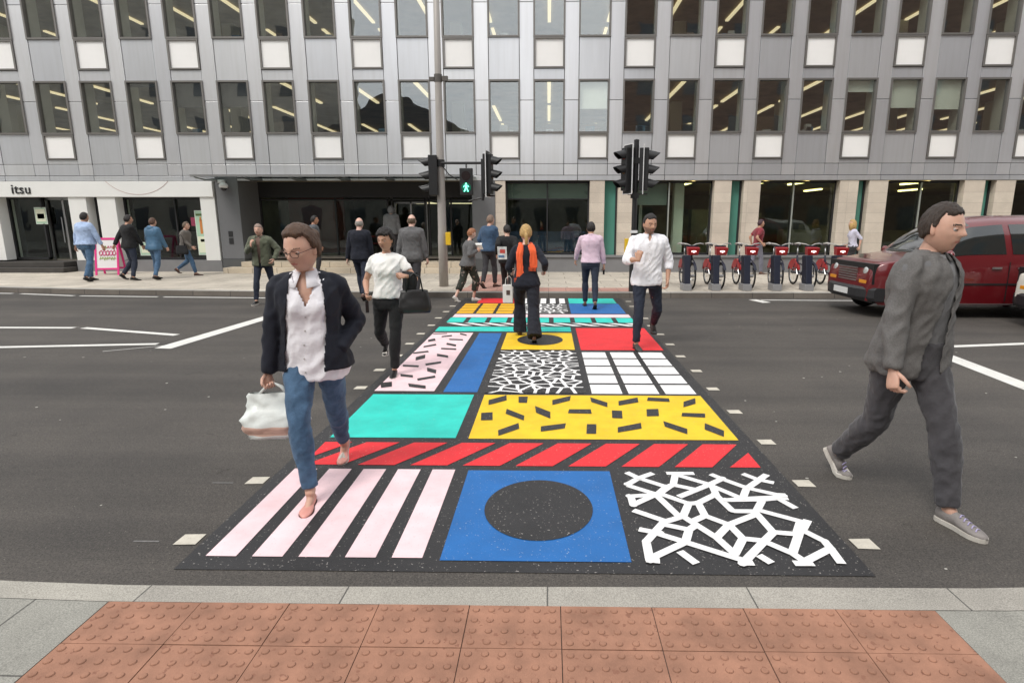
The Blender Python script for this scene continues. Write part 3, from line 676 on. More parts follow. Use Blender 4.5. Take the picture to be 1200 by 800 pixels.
for x in (4.6, 6.9, 8.2, 10.7, 12.0, 14.6, 17.0): 
    for y in (1.0, 5.6): gl.box(x - .05, x + .05, y, y + 1.5, bz(2.87), bz(2.92))
gl.build('ground_floor_strip_lights', M_strip2, bld)

# grey piers + entrance
gp = MB(); gbox(gp, -10.19, -9.50, 0.52, 3.02, -0.03, 1.3); gp.build('render_pier', M_pier, bld, bevel=.005); gp = MB(); gbox(gp, -2.34, -1.64, 0.52, 2.87, -0.02, 1.3)
gp.build('render_pier', M_pier, bld, bevel=.005)
M_pb = mat('pier_base_grey', (0.085, 0.088, 0.09), .6); gp = MB(); gbox(gp, -10.2, -9.49, 0.12, 0.515, -0.05, 1.3); gp.build('pier_base', M_pb, bld); gp = MB(); gbox(gp, -2.34, -1.64, 0.12, 0.515, -0.04, 1.3); gp.build('pier_base', mat('pier_base_grey', (0.085, 0.088, 0.09), .6), bld)
ip = MB(); ip.box(-9.93, -9.80, -0.045, -0.02, bz(0.98), bz(1.16)); ip.box(-9.93, -9.80, -0.045, -0.02, bz(1.2), bz(1.37)); ip.build('intercom_panel', M_dark, bld)
dm = MB(); dm.box(-10.03, -9.86, -0.16, -0.02, bz(2.80), bz(2.9)); dm.ball((-9.86, -0.17, bz(2.72)), (.13, .13, .10), 18, 10)
dmo = dm.build('camera_housing', mat('cctv_white', (.78, .78, .78), .4), bld, smooth=True)
dm = MB(); dm.ball((-9.86, -0.18, bz(2.655)), (.095, .095, .085), 18, 10); dm.build('camera_dome', mat('cctv_dome', (.02, .02, .022), .12), dmo, smooth=True)
stp = MB()
M_step = tiled('step_stone', (0.50, 0.43, 0.33), (0.58, 0.50, 0.39), (.2, .17, .13), 0.75, 2, off=0, msize=.01, var=.14)
stp.box(-9.9, -2.35, -0.62, 0.0, 0.0, bz(0.28)); stp.box(-9.5, -2.35, -0.28, 1.6, bz(0.282), bz(0.44))
stp.build('entrance_step', M_step, bld, bevel=.008)
# entrance glazing set back 1.3 m
ef = MB()
for x in (-9.48, -7.0, -5.28, -5.14, -4.05, -3.92, -3.2, -2.38): ef.box(x - .025, x + .025, 1.25, 1.33, bz(.44), bz(2.66))
ef.box(-9.5, -2.35, 1.25, 1.33, bz(2.33), bz(2.38)); ef.box(-9.5, -2.35, 1.25, 1.33, bz(.44), bz(.5)); ef.box(-9.5, -2.34, 1.24, 1.34, bz(2.42), bz(2.93))
efo = ef.build('entrance_screen', M_dark, bld)
p = MB(); p.box(-9.48, -5.3, 1.29, 1.298, bz(.5), bz(2.33)); p.box(-3.9, -2.38, 1.29, 1.298, bz(.5), bz(2.33)); p.build('pane', M_glassG, efo)
dr = MB(); 
for x in (-5.12, -4.6, -4.08): dr.box(x - .03, x + .03, 1.6, 1.66, bz(.44), bz(2.3))
dr.box(-5.12, -4.08, 1.6, 1.66, bz(2.24), bz(2.3))
dro = dr.build('entrance_door', M_steel, bld); p = MB(); p.box(-5.1, -4.1, 1.62, 1.626, bz(.44), bz(2.24)); p.build('pane', M_glassG, dro)
lw = MB(); lw.box(-9.4, -7.4, 3.2, 3.3, bz(.5), bz(2.6)); lw.build('lobby_wall', mat('lobby_red', (0.10, 0.012, 0.010), .6, var=.4, vscale=1), bld)
lw = MB(); lw.box(-6.9, -5.6, 2.5, 2.9, bz(1.12), bz(1.16)); lw.box(-6.9, -5.6, 2.5, 2.9, bz(.88), bz(.92)); lw.build('lobby_bench', mat('lobby_bench_red', (0.30, 0.02, 0.025), .5), bld)
lw = MB(); lw.box(-4.95, -4.2, 3.0, 4.2, bz(2.3), bz(2.33)); lw.box(-3.7, -2.6, 4, 4.1, bz(2.3), bz(2.33)); lw.build('lobby_light', M_strip, bld)
# glass canopy over the entrance
cp = MB(); cp.mi = 0
cp.add([(-10.2, -.02, bz(2.96)), (-2.2, -.02, bz(2.96)), (-2.2, -1.25, bz(2.93)), (-10.2, -1.25, bz(2.93)), (-10.2, -.02, bz(2.98)), (-2.2, -.02, bz(2.98)), (-2.2, -1.25, bz(2.95)), (-10.2, -1.25, bz(2.95))],
       [(0, 3, 2, 1), (4, 5, 6, 7), (0, 1, 5, 4), (1, 2, 6, 5), (2, 3, 7, 6), (3, 0, 4, 7)])
cpo = cp.build('canopy', glass('canopy_glass', (0.50, 0.54, 0.52), 0.08), bld)
ca = MB()
for x in (-10.1, -8.75, -7.4, -6.05, -4.7, -3.35, -2.35):
    ca.tube([(x, 0, bz(2.90)), (x, -0.7, bz(2.86)), (x, -1.22, bz(2.90))], [.045, .03, .018], 8)
    ca.box(x - .012, x + .012, -1.2, 0, bz(2.925), bz(2.935))
ca.box(-10.2, -2.2, -1.27, -1.25, bz(2.91), bz(2.97))
ca.build('canopy_arm', M_steel, cpo)
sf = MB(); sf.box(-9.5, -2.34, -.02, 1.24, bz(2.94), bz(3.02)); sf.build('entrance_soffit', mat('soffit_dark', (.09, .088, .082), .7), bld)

# ---- the corner food shop ------------------------------------------------
sh = MB(); sh.box(-21, -10.25, -0.10, 0.30, bz(2.40), bz(2.862))
sho = sh.build('shop_fascia', M_shopw, bld, bevel=.006)
arc = MB()
pts = [(-12.55 + 1.25 * math.sin(a), -0.103, bz(3.55) - 1.08 * math.cos(a)) for a in np.linspace(-.88, .88, 26)]
arc.tube(pts, .006, 6); arc.build('fascia_arc', mat('arc_red', (.45, .30, .28), .6), sho)
tcu = bpy.data.curves.new('shop_letters', 'FONT'); tcu.body = 'itsu'; tcu.size = 0.395; tcu.extrude = 0.012; tcu.space_character = 1.08; tcu.offset = 0.002
to = bpy.data.objects.new('tmp', tcu); C.objects.link(to); bpy.context.view_layer.update()
me = bpy.data.meshes.new_from_object(to.evaluated_get(bpy.context.evaluated_depsgraph_get())); bpy.data.objects.remove(to)
lt = bpy.data.objects.new('shop_lettering', me); C.objects.link(lt); me.materials.clear(); me.materials.append(M_dark)
lt.parent = sho; lt.rotation_euler = (R(90), 0, 0); lt.location = (-16.47, -0.112, bz(2.50))
for x0, x1 in [(-14.80, -14.25), (-13.90, -13.34), (-10.70, -10.25), (-18.2, -17.05)]:
    wp = MB(); wp.box(x0, x1, -0.05, 0.55, bz(0.47), bz(2.40)); wp.build('white_pier', M_shopw, bld, bevel=.006)
pb = MB(); pb.box(-14.82, -10.22, -0.06, 0.55, 0, bz(.465)); pb.build('shop_plinth', M_plinth, bld)
bay(-13.34, -10.70, [-11.72], None, zb=.47, zt=2.40, yy=.35); bay(-14.25, -13.90, [], None, zb=.47, zt=2.40, yy=.35)
bay(-17.05, -15.95, [], None, zb=.47, zt=2.40, yy=.35)
sd_ = MB()
for x in (-15.93, -15.40, -14.86): sd_.box(x - .03, x + .03, .45, .5, bz(.47), bz(2.36))
sd_.box(-15.95, -14.83, .45, .5, bz(2.33), bz(2.40)); sd_.cyl((-15.33, .40, bz(1.0)), (-15.33, .40, bz(1.8)), .014); sd_.cyl((-15.47, .40, bz(1.0)), (-15.47, .40, bz(1.8)), .014)
sdo = sd_.build('shop_door', M_steel, bld); p = MB(); p.box(-15.9, -14.9, .47, .478, bz(.5), bz(2.33)); p.build('pane', M_glassG, sdo)
s2 = MB(); s2.box(-19, -14.84, -0.60, -0.05, 0, bz(.27)); s2.box(-19, -15.05, -0.30, .6, bz(.272), bz(.43)); s2.build('shop_step', mat('dark_step', (.055, .05, .045), .75, var=.2, vscale=4), bld, bevel=.008)
si = MB(); si.mi = 0; si.box(-26, -10.4, 4.2, 4.3, bz(.46), bz(2.9)); si.mi = 1; si.box(-16.8, -15.2, 2.6, 3.0, bz(.46), bz(1.35)); si.box(-13, -11, 2.2, 2.6, bz(.46), bz(1.3))
si.mi = 2; si.box(-12.9, -12.2, 3.0, 3.05, bz(1.5), bz(1.8)); si.mi = 3; si.box(-12.0, -11.0, 3.2, 3.25, bz(1.75), bz(2.15))
si.build('shop_interior', [mat('shop_back', (0.05, .018, .012), .7, var=.5, vscale=1.3), mat('counter', (.10, .08, .07), .5), mat('shop_pink', (.5, .05, .14), .5, emit=(.9, .1, .25), estr=.25), mat('menu_screen', (.06, .09, .12), .4, emit=(.3, .5, .6), estr=.25)], bld)
# posters in the shop windows
def poster(name, x0, x1, z0, z1, y, bits):
    mb = MB(); mb.mi = 0; mb.box(x0, x1, y, y + .015, bz(z0), bz(z1)); mb.mi = 1; mb.box(x0 + .02, x1 - .02, y - .003, y, bz(z0) + .02, bz(z1) - .02)
    for mi, a, b, c, d in bits:
        mb.mi = mi; W = x1 - x0; H = z1 - z0; mb.box(x0 + W * a, x0 + W * b, y - .006, y - .003, bz(z0) + H * c, bz(z0) + H * d)
    return mb.build(name, [mat('poster_white', (.72, .78, .70), .5), mat('poster_green', (.42, .60, .45), .5), mat('poster_dark', (.10, .16, .05), .5), mat('poster_orange', (.62, .22, .06), .5), mat('poster_cream', (.75, .78, .6), .5)], bld)
poster('window_poster', -16.22, -15.85, 1.58, 2.10, .30, [(4, .1, .9, .15, .9), (2, .2, .8, .32, .62), (3, .3, .7, .42, .52)])
poster('tall_poster', -11.12, -10.76, .62, 2.0, .28, [(4, .08, .92, .05, .42), (3, .38, .6, .48, .80), (2, .3, .75, .30, .36), (2, .1, .8, .88, .93), (3, .42, .56, .78, .86)])
poster('small_poster', -13.0, -12.5, .60, 1.02, .28, [(4, .1, .9, .2, .8)])

# ================================================================ buildings on our own side of the street (seen only mirrored in the glass; the low one is added)
def facing_block(name, label, x0, x1, y0, y1, h, m_, roof=None, nwin=6):
    t = thing(name, label, 'building', ((x0 + x1) / 2, (y0 + y1) / 2, 0))
    cx, cy = (x0 + x1) / 2, (y0 + y1) / 2
    mb = MB(); mb.box(x0 - cx, x1 - cx, y0 - cy, y1 - cy, -.02, h); mb.build('wall', m_, t)
    wn = MB(); n = nwin
    for i in range(n):
        for j in range(int(h // 3.2)):
            a = x0 - cx + (x1 - x0) * (i + .28) / n; b = x0 - cx + (x1 - x0) * (i + .72) / n
            wn.box(a, b, y1 - cy, y1 - cy + .03, 1.0 + 3.2 * j, 2.7 + 3.2 * j)
    wn.build('windows', mat('far_window', (.05, .06, .07), .1), t)
    if roof:
        rf = MB(); rf.prism([(x0 - cx - .3, y0 - cy, h), (x1 - cx + .3, y0 - cy, h), (0, y0 - cy, h + roof)], [(x0 - cx - .3, y1 - cy + .3, h), (x1 - cx + .3, y1 - cy + .3, h), (0, y1 - cy + .3, h + roof)])
        rf.build('roof', mat('slate', (.05, .05, .052), .7), t)
    return t
M_brick = tiled('dark_brick', (0.13, 0.075, 0.055), (0.17, 0.095, 0.07), (.16, .14, .12), .22, .075, axis='XZ', msize=.01)
facing_block('brick_block', 'tall brown brick block on the near side of the street, behind the viewer', 5.5, 46, -20, -9, 25, M_brick, None, 12)
facing_block('added_low_block', 'low dark block added right of the gabled house to keep sky off the glass', -6.3, 5.3, -20, -9.3, 6.3, mat('dark_render', (.22, .21, .19), .8, var=.2, vscale=1), None, 5)  # unseen, added to fill the gap so ground-floor glass mirrors no sky
facing_block('gabled_house', 'low gabled house on the near side of the street, behind the viewer', -17, -6.5, -20, -9.5, 8.2, mat('dark_render', (.12, .11, .10), .8, var=.2, vscale=1), 3.0, 4)
facing_block('render_block', 'tall dark rendered block on the near side, left of the gabled house', -50, -17.5, -20, -9, 19, mat('brown_render', (.36, .34, .30), .8, var=.2, vscale=1), None, 10)

# ================================================================ people
def smooth01(t): t = max(0.0, min(1.0, t)); return t * t * (3 - 2 * t)
DG = None
def remesh_mesh(me, voxel, it=4, solid=0.0, adapt=False):
    o = bpy.data.objects.new('tmp', me); C.objects.link(o)
    if voxel:
        r = o.modifiers.new('r', 'REMESH'); r.mode = 'VOXEL'; r.voxel_size = voxel; r.use_smooth_shade = True
    if it:
        s = o.modifiers.new('s', 'SMOOTH'); s.iterations = it; s.factor = 0.5
    if solid:
        s = o.modifiers.new('so', 'SOLIDIFY'); s.thickness = solid; s.offset = -1
    bpy.context.view_layer.update()
    dg = bpy.context.evaluated_depsgraph_get()
    out = bpy.data.meshes.new_from_object(o.evaluated_get(dg)); bpy.data.objects.remove(o)
    return out
def wrinkle(me, amp, sx=16, sz=7, amp2=0.0, seed=0.0):
    n = len(me.vertices)
    if n == 0: return
    co = np.empty(n * 3); me.vertices.foreach_get('co', co); co = co.reshape(-1, 3)
    no = np.empty(n * 3); me.vertices.foreach_get('normal', no); no = no.reshape(-1, 3)
    d = np.empty(n)
    for i in range(n):
        x, y, z = co[i]
        a = noise.noise((x * sx + z * 5 + seed, y * sx, z * sz)); b = noise.noise((x * sx * 2.1, y * sx * 2.1 + seed, z * sz * 3.0 + x * 9))
        d[i] = (1 - abs(a) * 2.6) * amp + b * amp * 0.55
    co += no * d[:, None]
    me.vertices.foreach_set('co', co.ravel()); me.update()
def finish(me, name, mats, parent):
    me.materials.clear()
    for m_ in (mats if isinstance(mats, (list, tuple)) else [mats]): me.materials.append(m_)
    me.polygons.foreach_set('use_smooth', [True] * len(me.polygons)); me.name = name
    o = bpy.data.objects.new(name, me); C.objects.link(o); o.parent = parent
    return o

def fabric(name, col, rough=0.85, var=0.14, bump=0.28, bscale=70, vscale=9, sheen=0.15, speck=None, sp=120, th=.6):
    return mat(name, col, rough, var=var, vscale=vscale, bump=bump, bscale=bscale, sheen=sheen, speck=speck, spscale=sp, spth=th)
def skin(name, col):
    if name in MATS: return MATS[name]
    m = mat(name, col, 0.5, var=0.10, vscale=14, bump=0.08, bscale=240)
    b = m.node_tree.nodes['Principled BSDF']; b.inputs['Subsurface Weight'].default_value = 0.12
    b.inputs['Subsurface Radius'].default_value = (0.012, 0.005, 0.003); return m
def hairm(name, col): return mat(name, col, 0.5, var=0.45, vscale=10, stretch=(14, 14, 2.0), bump=0.7, bscale=26)
M_eye = mat('eye_white', (.42, .38, .36), .25); M_iris = mat('iris', (.04, .025, .015), .1)

_ico = {}
def ico(sub):
    if sub not in _ico:
        b = bmesh.new(); bmesh.ops.create_icosphere(b, subdivisions=sub, radius=1.0)
        _ico[sub] = (np.array([v.co[:] for v in b.verts]), [[v.index for v in f.verts] for f in b.faces]); b.free()
    return _ico[sub]
def head_shape(d, fem=False):
    x, y, z = d[:, 0], d[:, 1], d[:, 2]
    low = np.clip(-z, 0, 1); up = np.clip(z, 0, 1); fr = np.clip(y, 0, 1); ba = np.clip(-y, 0, 1)
    X = 0.0745 * x * (1 - (0.30 if not fem else 0.36) * low ** 1.6 * (0.4 + 0.6 * np.clip(y + .5, 0, 1)))
    Y = 0.094 * y; Z = 0.118 * z
    Y = np.where(y < 0, Y * (1.04 - 0.42 * low ** 1.2), Y * (0.97 - .02 * low))
    Y += 0.008 * low ** 2 * (y > 0) * fr
    Y -= 0.010 * fr * np.clip(np.abs(x) - .35, 0, 1)
    g = lambda v, c, s: np.exp(-((v - c) / s) ** 2)
    front = (y > 0.1)
    nose = g(X, 0, 0.0105 + 0.004 * np.clip((0.0 - Z) / .03, 0, 1)) * np.clip((0.020 - Z) / 0.042, 0, 1) * (1 / (1 + np.exp(-(Z + 0.026) / 0.0022)))
    Y += front * (0.029 * nose - 0.0095 * (g(np.abs(X), 0.031, 0.015) * g(Z, 0.004, 0.011)) + 0.005 * g(Z, 0.023, 0.008) * g(X, 0, .05)
                  + 0.0045 * g(Z, -0.053, 0.008) * g(X, 0, .021) - 0.004 * g(Z, -0.0535, 0.0018) * g(X, 0, .022)
                  - 0.003 * g(Z, -0.069, 0.006) * g(X, 0, .02) + 0.006 * g(Z, -0.094, 0.014) * g(X, 0, .022) + 0.003 * g(np.abs(X), .046, .018) * g(Z, -0.018, .016))
    return np.stack([X, Y, Z], 1)

def build_head(sub, fem, M, mats_idx, brow=True, beard=False):
    """verts in person space, faces, material ids: 0 skin 1 lips 2 brow/beard hair"""
    d, f = ico(sub); P_ = head_shape(d, fem)
    cen = np.array([P_[q].mean(0) for q in map(list, f)]); dy = np.array([d[list(q)][:, 1].mean() for q in f])
    X, Z = cen[:, 0], cen[:, 2]; mi = np.zeros(len(f), int)
    mi[(dy > .4) & ((X / .022) ** 2 + ((Z + .0535) / .0078) ** 2 < 1)] = 1
    if brow: mi[(dy > .3) & (np.abs(np.abs(X) - .032) < .0165) & (np.abs(Z - .0255 + 0.10 * np.abs(np.abs(X) - .030)) < (.0028 if fem else .004))] = 2
    if beard: mi[(dy > -.1) & (Z < -.028) & (mi == 0) & ((np.abs(X) > .018) | (Z < -.066) | (Z > -.044)) & (Z < -.02 - .0 * X) & ((Z < -.036) | (np.abs(X) > .042))] = 3
    V = [tuple(M @ Vector(p)) for p in P_]
    return V, f, mi

def hair_shell(sub, M, t, mask, seed, rough=0.004):
    d, f = ico(sub); P_ = head_shape(d * np.array([1, 1, 1.0]), False)
    out = []
    for p, q in zip(P_, d):
        k_ = mask(p, q); n_ = noise.noise((q[0] * 9 + seed, q[1] * 9, q[2] * 3.5)) + .6 * noise.noise((q[0] * 26, q[1] * 26 + seed, q[2] * 8))
        off = -0.012 * (1 - k_) + (t + rough * n_) * k_
        nn = Vector((q[0], q[1], q[2])).normalized()
        if q[1] > .3 and k_ < .4: base = Vector((p[0], min(p[1], .082), p[2]))
        else: base = Vector(p)
        out.append(tuple(M @ (base + nn * off)))
    return out, f
def mask_short(hl=0.078, nape=-0.045, side=-0.02):
    def fn(p, q):
        y = q[1]
        lim = hl if y > .35 else (hl + (side - hl) * smooth01((.35 - y) / .45) if y > -.25 else side + (nape - side) * smooth01((-.25 - y) / .4))
        if abs(q[1]) < .3 and p[2] < 0.012 and abs(q[0]) > .75 and q[1] > -.12: lim = max(lim, 0.002)
        lim += .007 * noise.noise((q[0] * 7, q[1] * 7, 3.3)) + (.010 * min(1, abs(q[0]) / .5) * (1 if y > .35 else 0)) * -1
        return smooth01((p[2] - lim) / .012 + .5)
    return fn
def mask_fringe(top=0.045):
    def fn(p, q):
        if q[1] > .25: return 0
        return smooth01((p[2] + .05) / .012) * (1 - smooth01((p[2] - top) / .02)) * smooth01((.25 - q[1]) / .3)
    return fn

def ik(A, T, a, b, hint):
    A = Vector(A); T = Vector(T); d = T - A; L = d.length
    if L > (a + b) * .999: T = A + d * ((a + b) * .999 / L); d = T - A; L = d.length
    if L < abs(a - b) + .02: L = abs(a - b) + .02
    u = d.normalized(); x = (a * a - b * b + L * L) / (2 * L); h = math.sqrt(max(1e-6, a * a - x * x))
    hv = Vector(hint); hv = (hv - u * hv.dot(u))
    if hv.length < 1e-4: hv = Vector((0, 0, 1)).cross(u)
    hv.normalize()
    return A + u * x + hv * h, T

def add_hand(mb, W, dirv, palmn, side, s, curl=0.5, spread=.1, detail=True):
    """hand starting at wrist W along dirv; palmn = direction the palm faces; side=+1 right hand, -1 left hand"""
    D = Vector(dirv).normalized(); N = Vector(palmn); N = (N - D * N.dot(D)).normalized(); S = D.cross(N) * side    # towards the thumb
    W = Vector(W); n = 12
    rings = []
    for t, hw, hh in ((-.03, .026, .021), (0, .027, .019), (.02, .033, .017), (.045, .040, .0155), (.07, .042, .0145), (.088, .040, .0125), (.095, .036, .009)):
        c = W + D * (t * s)
        rings.append([tuple(c + S * (math.cos(2 * math.pi * k / n) * hw * s) + N * (math.sin(2 * math.pi * k / n) * hh * s)) for k in range(n)])
    mb.loft(rings)
    for k_, (off, ln, r) in enumerate(((.029, .072, .0088), (.0095, .080, .0092), (-.0105, .075, .0088), (-.029, .060, .0078))):
        base = W + D * (.080 * s) + S * (off * s); d = (D + S * (off * spread * 8)).normalized()
        pts = [base - d * .012 * s, base]; cur = base; ang = 0
        cu = curl * (1 + .12 * k_)
        for fr_, an in ((.42, .8), (.32, 1.0), (.26, .7)):
            ang += cu * an; dd = d * math.cos(ang) + N * math.sin(ang); cur = cur + dd * (ln * fr_ * s); pts.append(cur)
        mb.tube(pts, [r * s, r * s * 1.02, r * s, r * s * .92, r * s * .68], 8)
    b = W + D * .020 * s + S * .026 * s + N * .004 * s
    d1 = (D * .62 + S * .70 + N * .30).normalized(); d2 = (D * .88 + S * .30 + N * (.3 + .4 * curl)).normalized()
    mb.tube([b - d1 * .012 * s, b + d1 * .030 * s, b + d1 * .038 * s + d2 * .026 * s, b + d1 * .038 * s + d2 * .052 * s], [.0135 * s, .0115 * s, .0100 * s, .0070 * s], 8)

PROF_M = [(.80, .150, .100, 0), (.87, .170, .118, -.008), (.94, .165, .116, -.008), (1.02, .152, .108, 0), (1.10, .146, .106, .004), (1.20, .160, .112, .004), (1.30, .178, .120, .002), (1.37, .182, .114, -.002), (1.42, .160, .095, -.006), (1.455, .105, .075, -.010), (1.49, .062, .062, -.010)]
PROF_F = [(.80, .152, .104, 0), (.87, .178, .122, -.010), (.94, .166, .112, -.008), (1.02, .136, .096, 0), (1.08, .124, .090, .002), (1.17, .134, .096, .004), (1.27, .150, .106, .004), (1.34, .152, .100, 0), (1.39, .135, .083, -.004), (1.43, .090, .066, -.008), (1.475, .050, .052, -.008)]

def person(label, loc, rz, H=1.75, fem=False, feet=((.09, .0, 0, 0, 0), (-.09, .0, 0, 0, 0)), hands=None, elbow=None, lean=3, head=(0, 0), shy=0, hipy=0, hip_drop=0.0,
           skinc=(.52, .30, .22), hair=('short', (.03, .018, .012)), top=None, outer=None, legs=None, shoes=None, curl=(.5, .5), palm=None, handdir=None, q=1, build=1.0, beard=False,
           neckv=0.0, smooth_hair=False, sway=0.0, group=None, bare_feet=False, sock=None, cat='person', ww_=True, hdrop=0.0, hscale=1.0):
    """feet: (right, left) each (x, y of the ball of the foot, heel-up angle, yaw, lift); local +Y is forward, +X the person's right"""
    s = H / 1.75; prof = PROF_F if fem else PROF_M
    root = thing('person', label, cat, loc, rz, group)
    vox = {2: .0095, 1: .0125, 0: .017}[q]
    hz = (.925 - hip_drop) * s; TL = .435 * s; SL = .43 * s
    hipw = (.088 if not fem else .090) * s
    lt = math.tan(R(lean))
    def cen(z): return Vector((sway * smooth01((z - hz) / (.4 * s)), max(0, z - hz) * lt, z))
    if ww_:
        Mi = Matrix.Rotation(-rz, 4, 'Z') @ Matrix.Translation(-Vector(loc))
        if hands: hands = tuple(Mi @ Vector(h_) for h_ in hands)
        ff = []
        for (bx, by, up, yaw, lift) in feet:
            v_ = Mi @ Vector((bx, by, loc[2])); ff.append((v_.x, v_.y, up, yaw, lift))
        feet = ff
    # --- feet
    ank = []; footM = []
    for (bx, by, up, yaw, lift) in feet:
        F_ = Vector((-math.sin(R(yaw)), math.cos(R(yaw)), 0)); a = R(up)
        if up >= 0: off_f = -.125 * math.cos(a) + .075 * math.sin(a) * 1; off_z = .075 * math.cos(a) + .125 * math.sin(a); piv = Vector((bx, by, lift))
        else:
            off_f = .055 * math.cos(a) - .0 ; off_z = .075; off_f = -.125; piv = Vector((bx, by, lift))
            off_z = .075 + .02
        A_ = piv + F_ * off_f * s + Vector((0, 0, off_z * s)); ank.append(A_); footM.append((piv, F_, a))
    hipc = [Vector((hipw, 0, hz)), Vector((-hipw, 0, hz))]
    for h, k_ in ((0, 1), (1, -1)):
        hipc[h].rotate(Matrix.Rotation(R(hipy), 3, 'Z'))
    reach = (TL + SL) * .995
    for h in (0, 1):
        d = ank[h] - hipc[h]; hor = math.hypot(d.x, d.y); mz = ank[h].z + math.sqrt(max(.01, reach ** 2 - hor ** 2))
        if hz > mz: hz = mz
    for h in (0, 1): hipc[h].z = hz
    knee = []
    for h, k_ in ((0, 1), (1, -1)):
        kn, an = ik(hipc[h], ank[h], TL, SL, (0.06 * k_, 1, 0)); knee.append(kn); ank[h] = an
    dz = hz - .925 * s
    # --- arms
    shw = (.178 if not fem else .152) * s * (1 + .35 * (build - 1)); shz = (1.405 if not fem else 1.375) * s + dz
    shc = []
    for k_ in (1, -1):
        v = Vector((shw * k_, 0, 0)); v.rotate(Matrix.Rotation(R(shy), 3, 'Z')); c = cen(shz); shc.append(v + Vector((c.x, c.y - .01 * s, shz)))
    UA = .285 * s; FA = .255 * s
    if hands is None: hands = ((.26 * s, .06 * s, .80 * s), (-.26 * s, -.02 * s, .80 * s))
    elb = []; wri = []
    for h, k_ in ((0, 1), (1, -1)):
        T = Vector(hands[h])
        hint = Vector(elbow[h]) if elbow and elbow[h] else Vector((.10 * k_, -1, -.15))
        e, t_ = ik(shc[h], T, UA, FA, hint); elb.append(e); wri.append(t_)
    # --- torso rings
    def trings(off, z0, z1, n=30, bust=True, skew=0.0, extra=None):
        out = []
        zs = sorted(set([z0, z1] + [p[0] for p in prof if z0 < p[0] < z1] + [z0 + (z1 - z0) * i / 12 for i in range(13)]))
        pz = [p[0] for p in prof]
        for z in zs:
            hw = float(np.interp(z, pz, [p[1] for p in prof])) * (build if z < 1.42 else 1 + (build - 1) * .3); hd = float(np.interp(z, pz, [p[2] for p in prof])) * (build ** 1.3 if z < 1.42 else 1); cy = float(np.interp(z, pz, [p[3] for p in prof]))
            o_ = off(z) if callable(off) else off
            yaw = R(hipy + (shy - hipy) * smooth01((z - .9) / .45)); zz = z * s + dz; c = cen(zz); ring = []
            for k_ in range(n):
                a = 2 * math.pi * k_ / n; ca, sa = math.cos(a), math.sin(a)
                e = 2 / 2.5; x = math.copysign(abs(ca) ** e, ca) * (hw + o_) * s; y = math.copysign(abs(sa) ** e, sa) * (hd + o_) * s + cy * s
                if fem and bust and sa > 0:
                    y += .034 * s * math.exp(-((z - 1.245) / .055) ** 2) * math.exp(-((abs(x) / s - .070) / .055) ** 2)
                if build > 1.05 and sa > 0: y += (build - 1) * .25 * s * math.exp(-((z - 1.06) / .12) ** 2) * sa
                if sa < 0: y -= .012 * s * math.exp(-((z - 1.32) / .10) ** 2) * abs(sa); y -= .018 * s * math.exp(-((z - .88) / .07) ** 2) * abs(sa) * (abs(ca) + .3)
                cw, sw = math.cos(yaw), math.sin(yaw)
                ring.append((x * cw - y * sw + c.x, x * sw + y * cw + c.y, zz))
            out.append(ring)
        return out
    def limb(mb, A, B, ra, rb, bulge=0.0, bp=.3, n=14, t0=0, t1=1, off=0):
        pts = []; rr_ = []
        for i in range(9):
            t = t0 + (t1 - t0) * i / 8; pts.append(Vector(A).lerp(Vector(B), t)); rr_.append((ra + (rb - ra) * t + bulge * math.exp(-((t - bp) / .22) ** 2)) * s + off)
        mb.tube(pts, rr_, n)
    bw = build ** .7; fm = .92 if fem else 1.0
    # --- head frame
    nb = cen((1.455 if not fem else 1.43) * s + dz); nb.y -= .012 * s
    hy, hp = head
    hc = cen((1.604 - hdrop) * s + dz) + Vector((0, .028 * s + hdrop * .9, 0)); hs = s * (1.06 if not fem else 1.05) * hscale
    HM = Matrix.Translation(hc) @ Matrix.Rotation(R(hy), 4, 'Z') @ Matrix.Rotation(R(hp), 4, 'X') @ Matrix.Scale(hs, 4)
    # --- body (one continuous skin figure)
    mb = MB(); mb.loft(trings(-.012, .80, 1.47 if fem else 1.485))
    for h in (0, 1):
        mb.ball(shc[h], .050 * s * fm); limb(mb, shc[h], elb[h], .050 * fm * bw, .038 * fm, .004, .35); mb.ball(elb[h], .037 * s * fm)
        limb(mb, elb[h], wri[h], .039 * fm * bw, .0255 * fm, .005, .25)
        mb.ball(hipc[h] + Vector((0, 0, -.02)), .085 * s); limb(mb, hipc[h], knee[h], .082 * bw, .052, .006, .3); mb.ball(knee[h], .052 * s)
        limb(mb, knee[h], ank[h], .048, .033 * fm, .012, .30)
    mb.tube([nb - Vector((0, 0, .05 * s)), nb + Vector((0, .006 * s, .035 * s)), hc + Vector((0, -.014 * s, -.05 * s))], [.066 * s * fm, (.055 if not fem else .045) * s, (.054 if not fem else .045) * s], 18)
    for h in (0, 1):   # foot flesh
        piv, F_, a = footM[h]; mb.tube([ank[h] + Vector((0, 0, .02)), ank[h] + (piv - ank[h]).normalized() * .03 * s], [.034 * s, .029 * s], 10)
        if shoes and shoes.get('kind') == 'flat': mb.tube([ank[h] - Vector((0, 0, .03 * s)) - F_ * .02 * s, piv + F_ * -.02 * s + Vector((0, 0, .019 * s)), piv + F_ * .045 * s + Vector((0, 0, .012 * s))], [.027 * s, .017 * s, .008 * s], 12)
    bm_ = remesh_mesh(mb.mesh('b', []), vox, 3)
    nb_v = len(bm_.vertices)
    # merge body skin, hands and head
    fin = MB()
    co = np.empty(nb_v * 3); bm_.vertices.foreach_get('co', co); co = co.reshape(-1, 3)
    fin.add([tuple(p) for p in co], [list(p.vertices) for p in bm_.polygons]); bpy.data.meshes.remove(bm_)
    hd = MB()
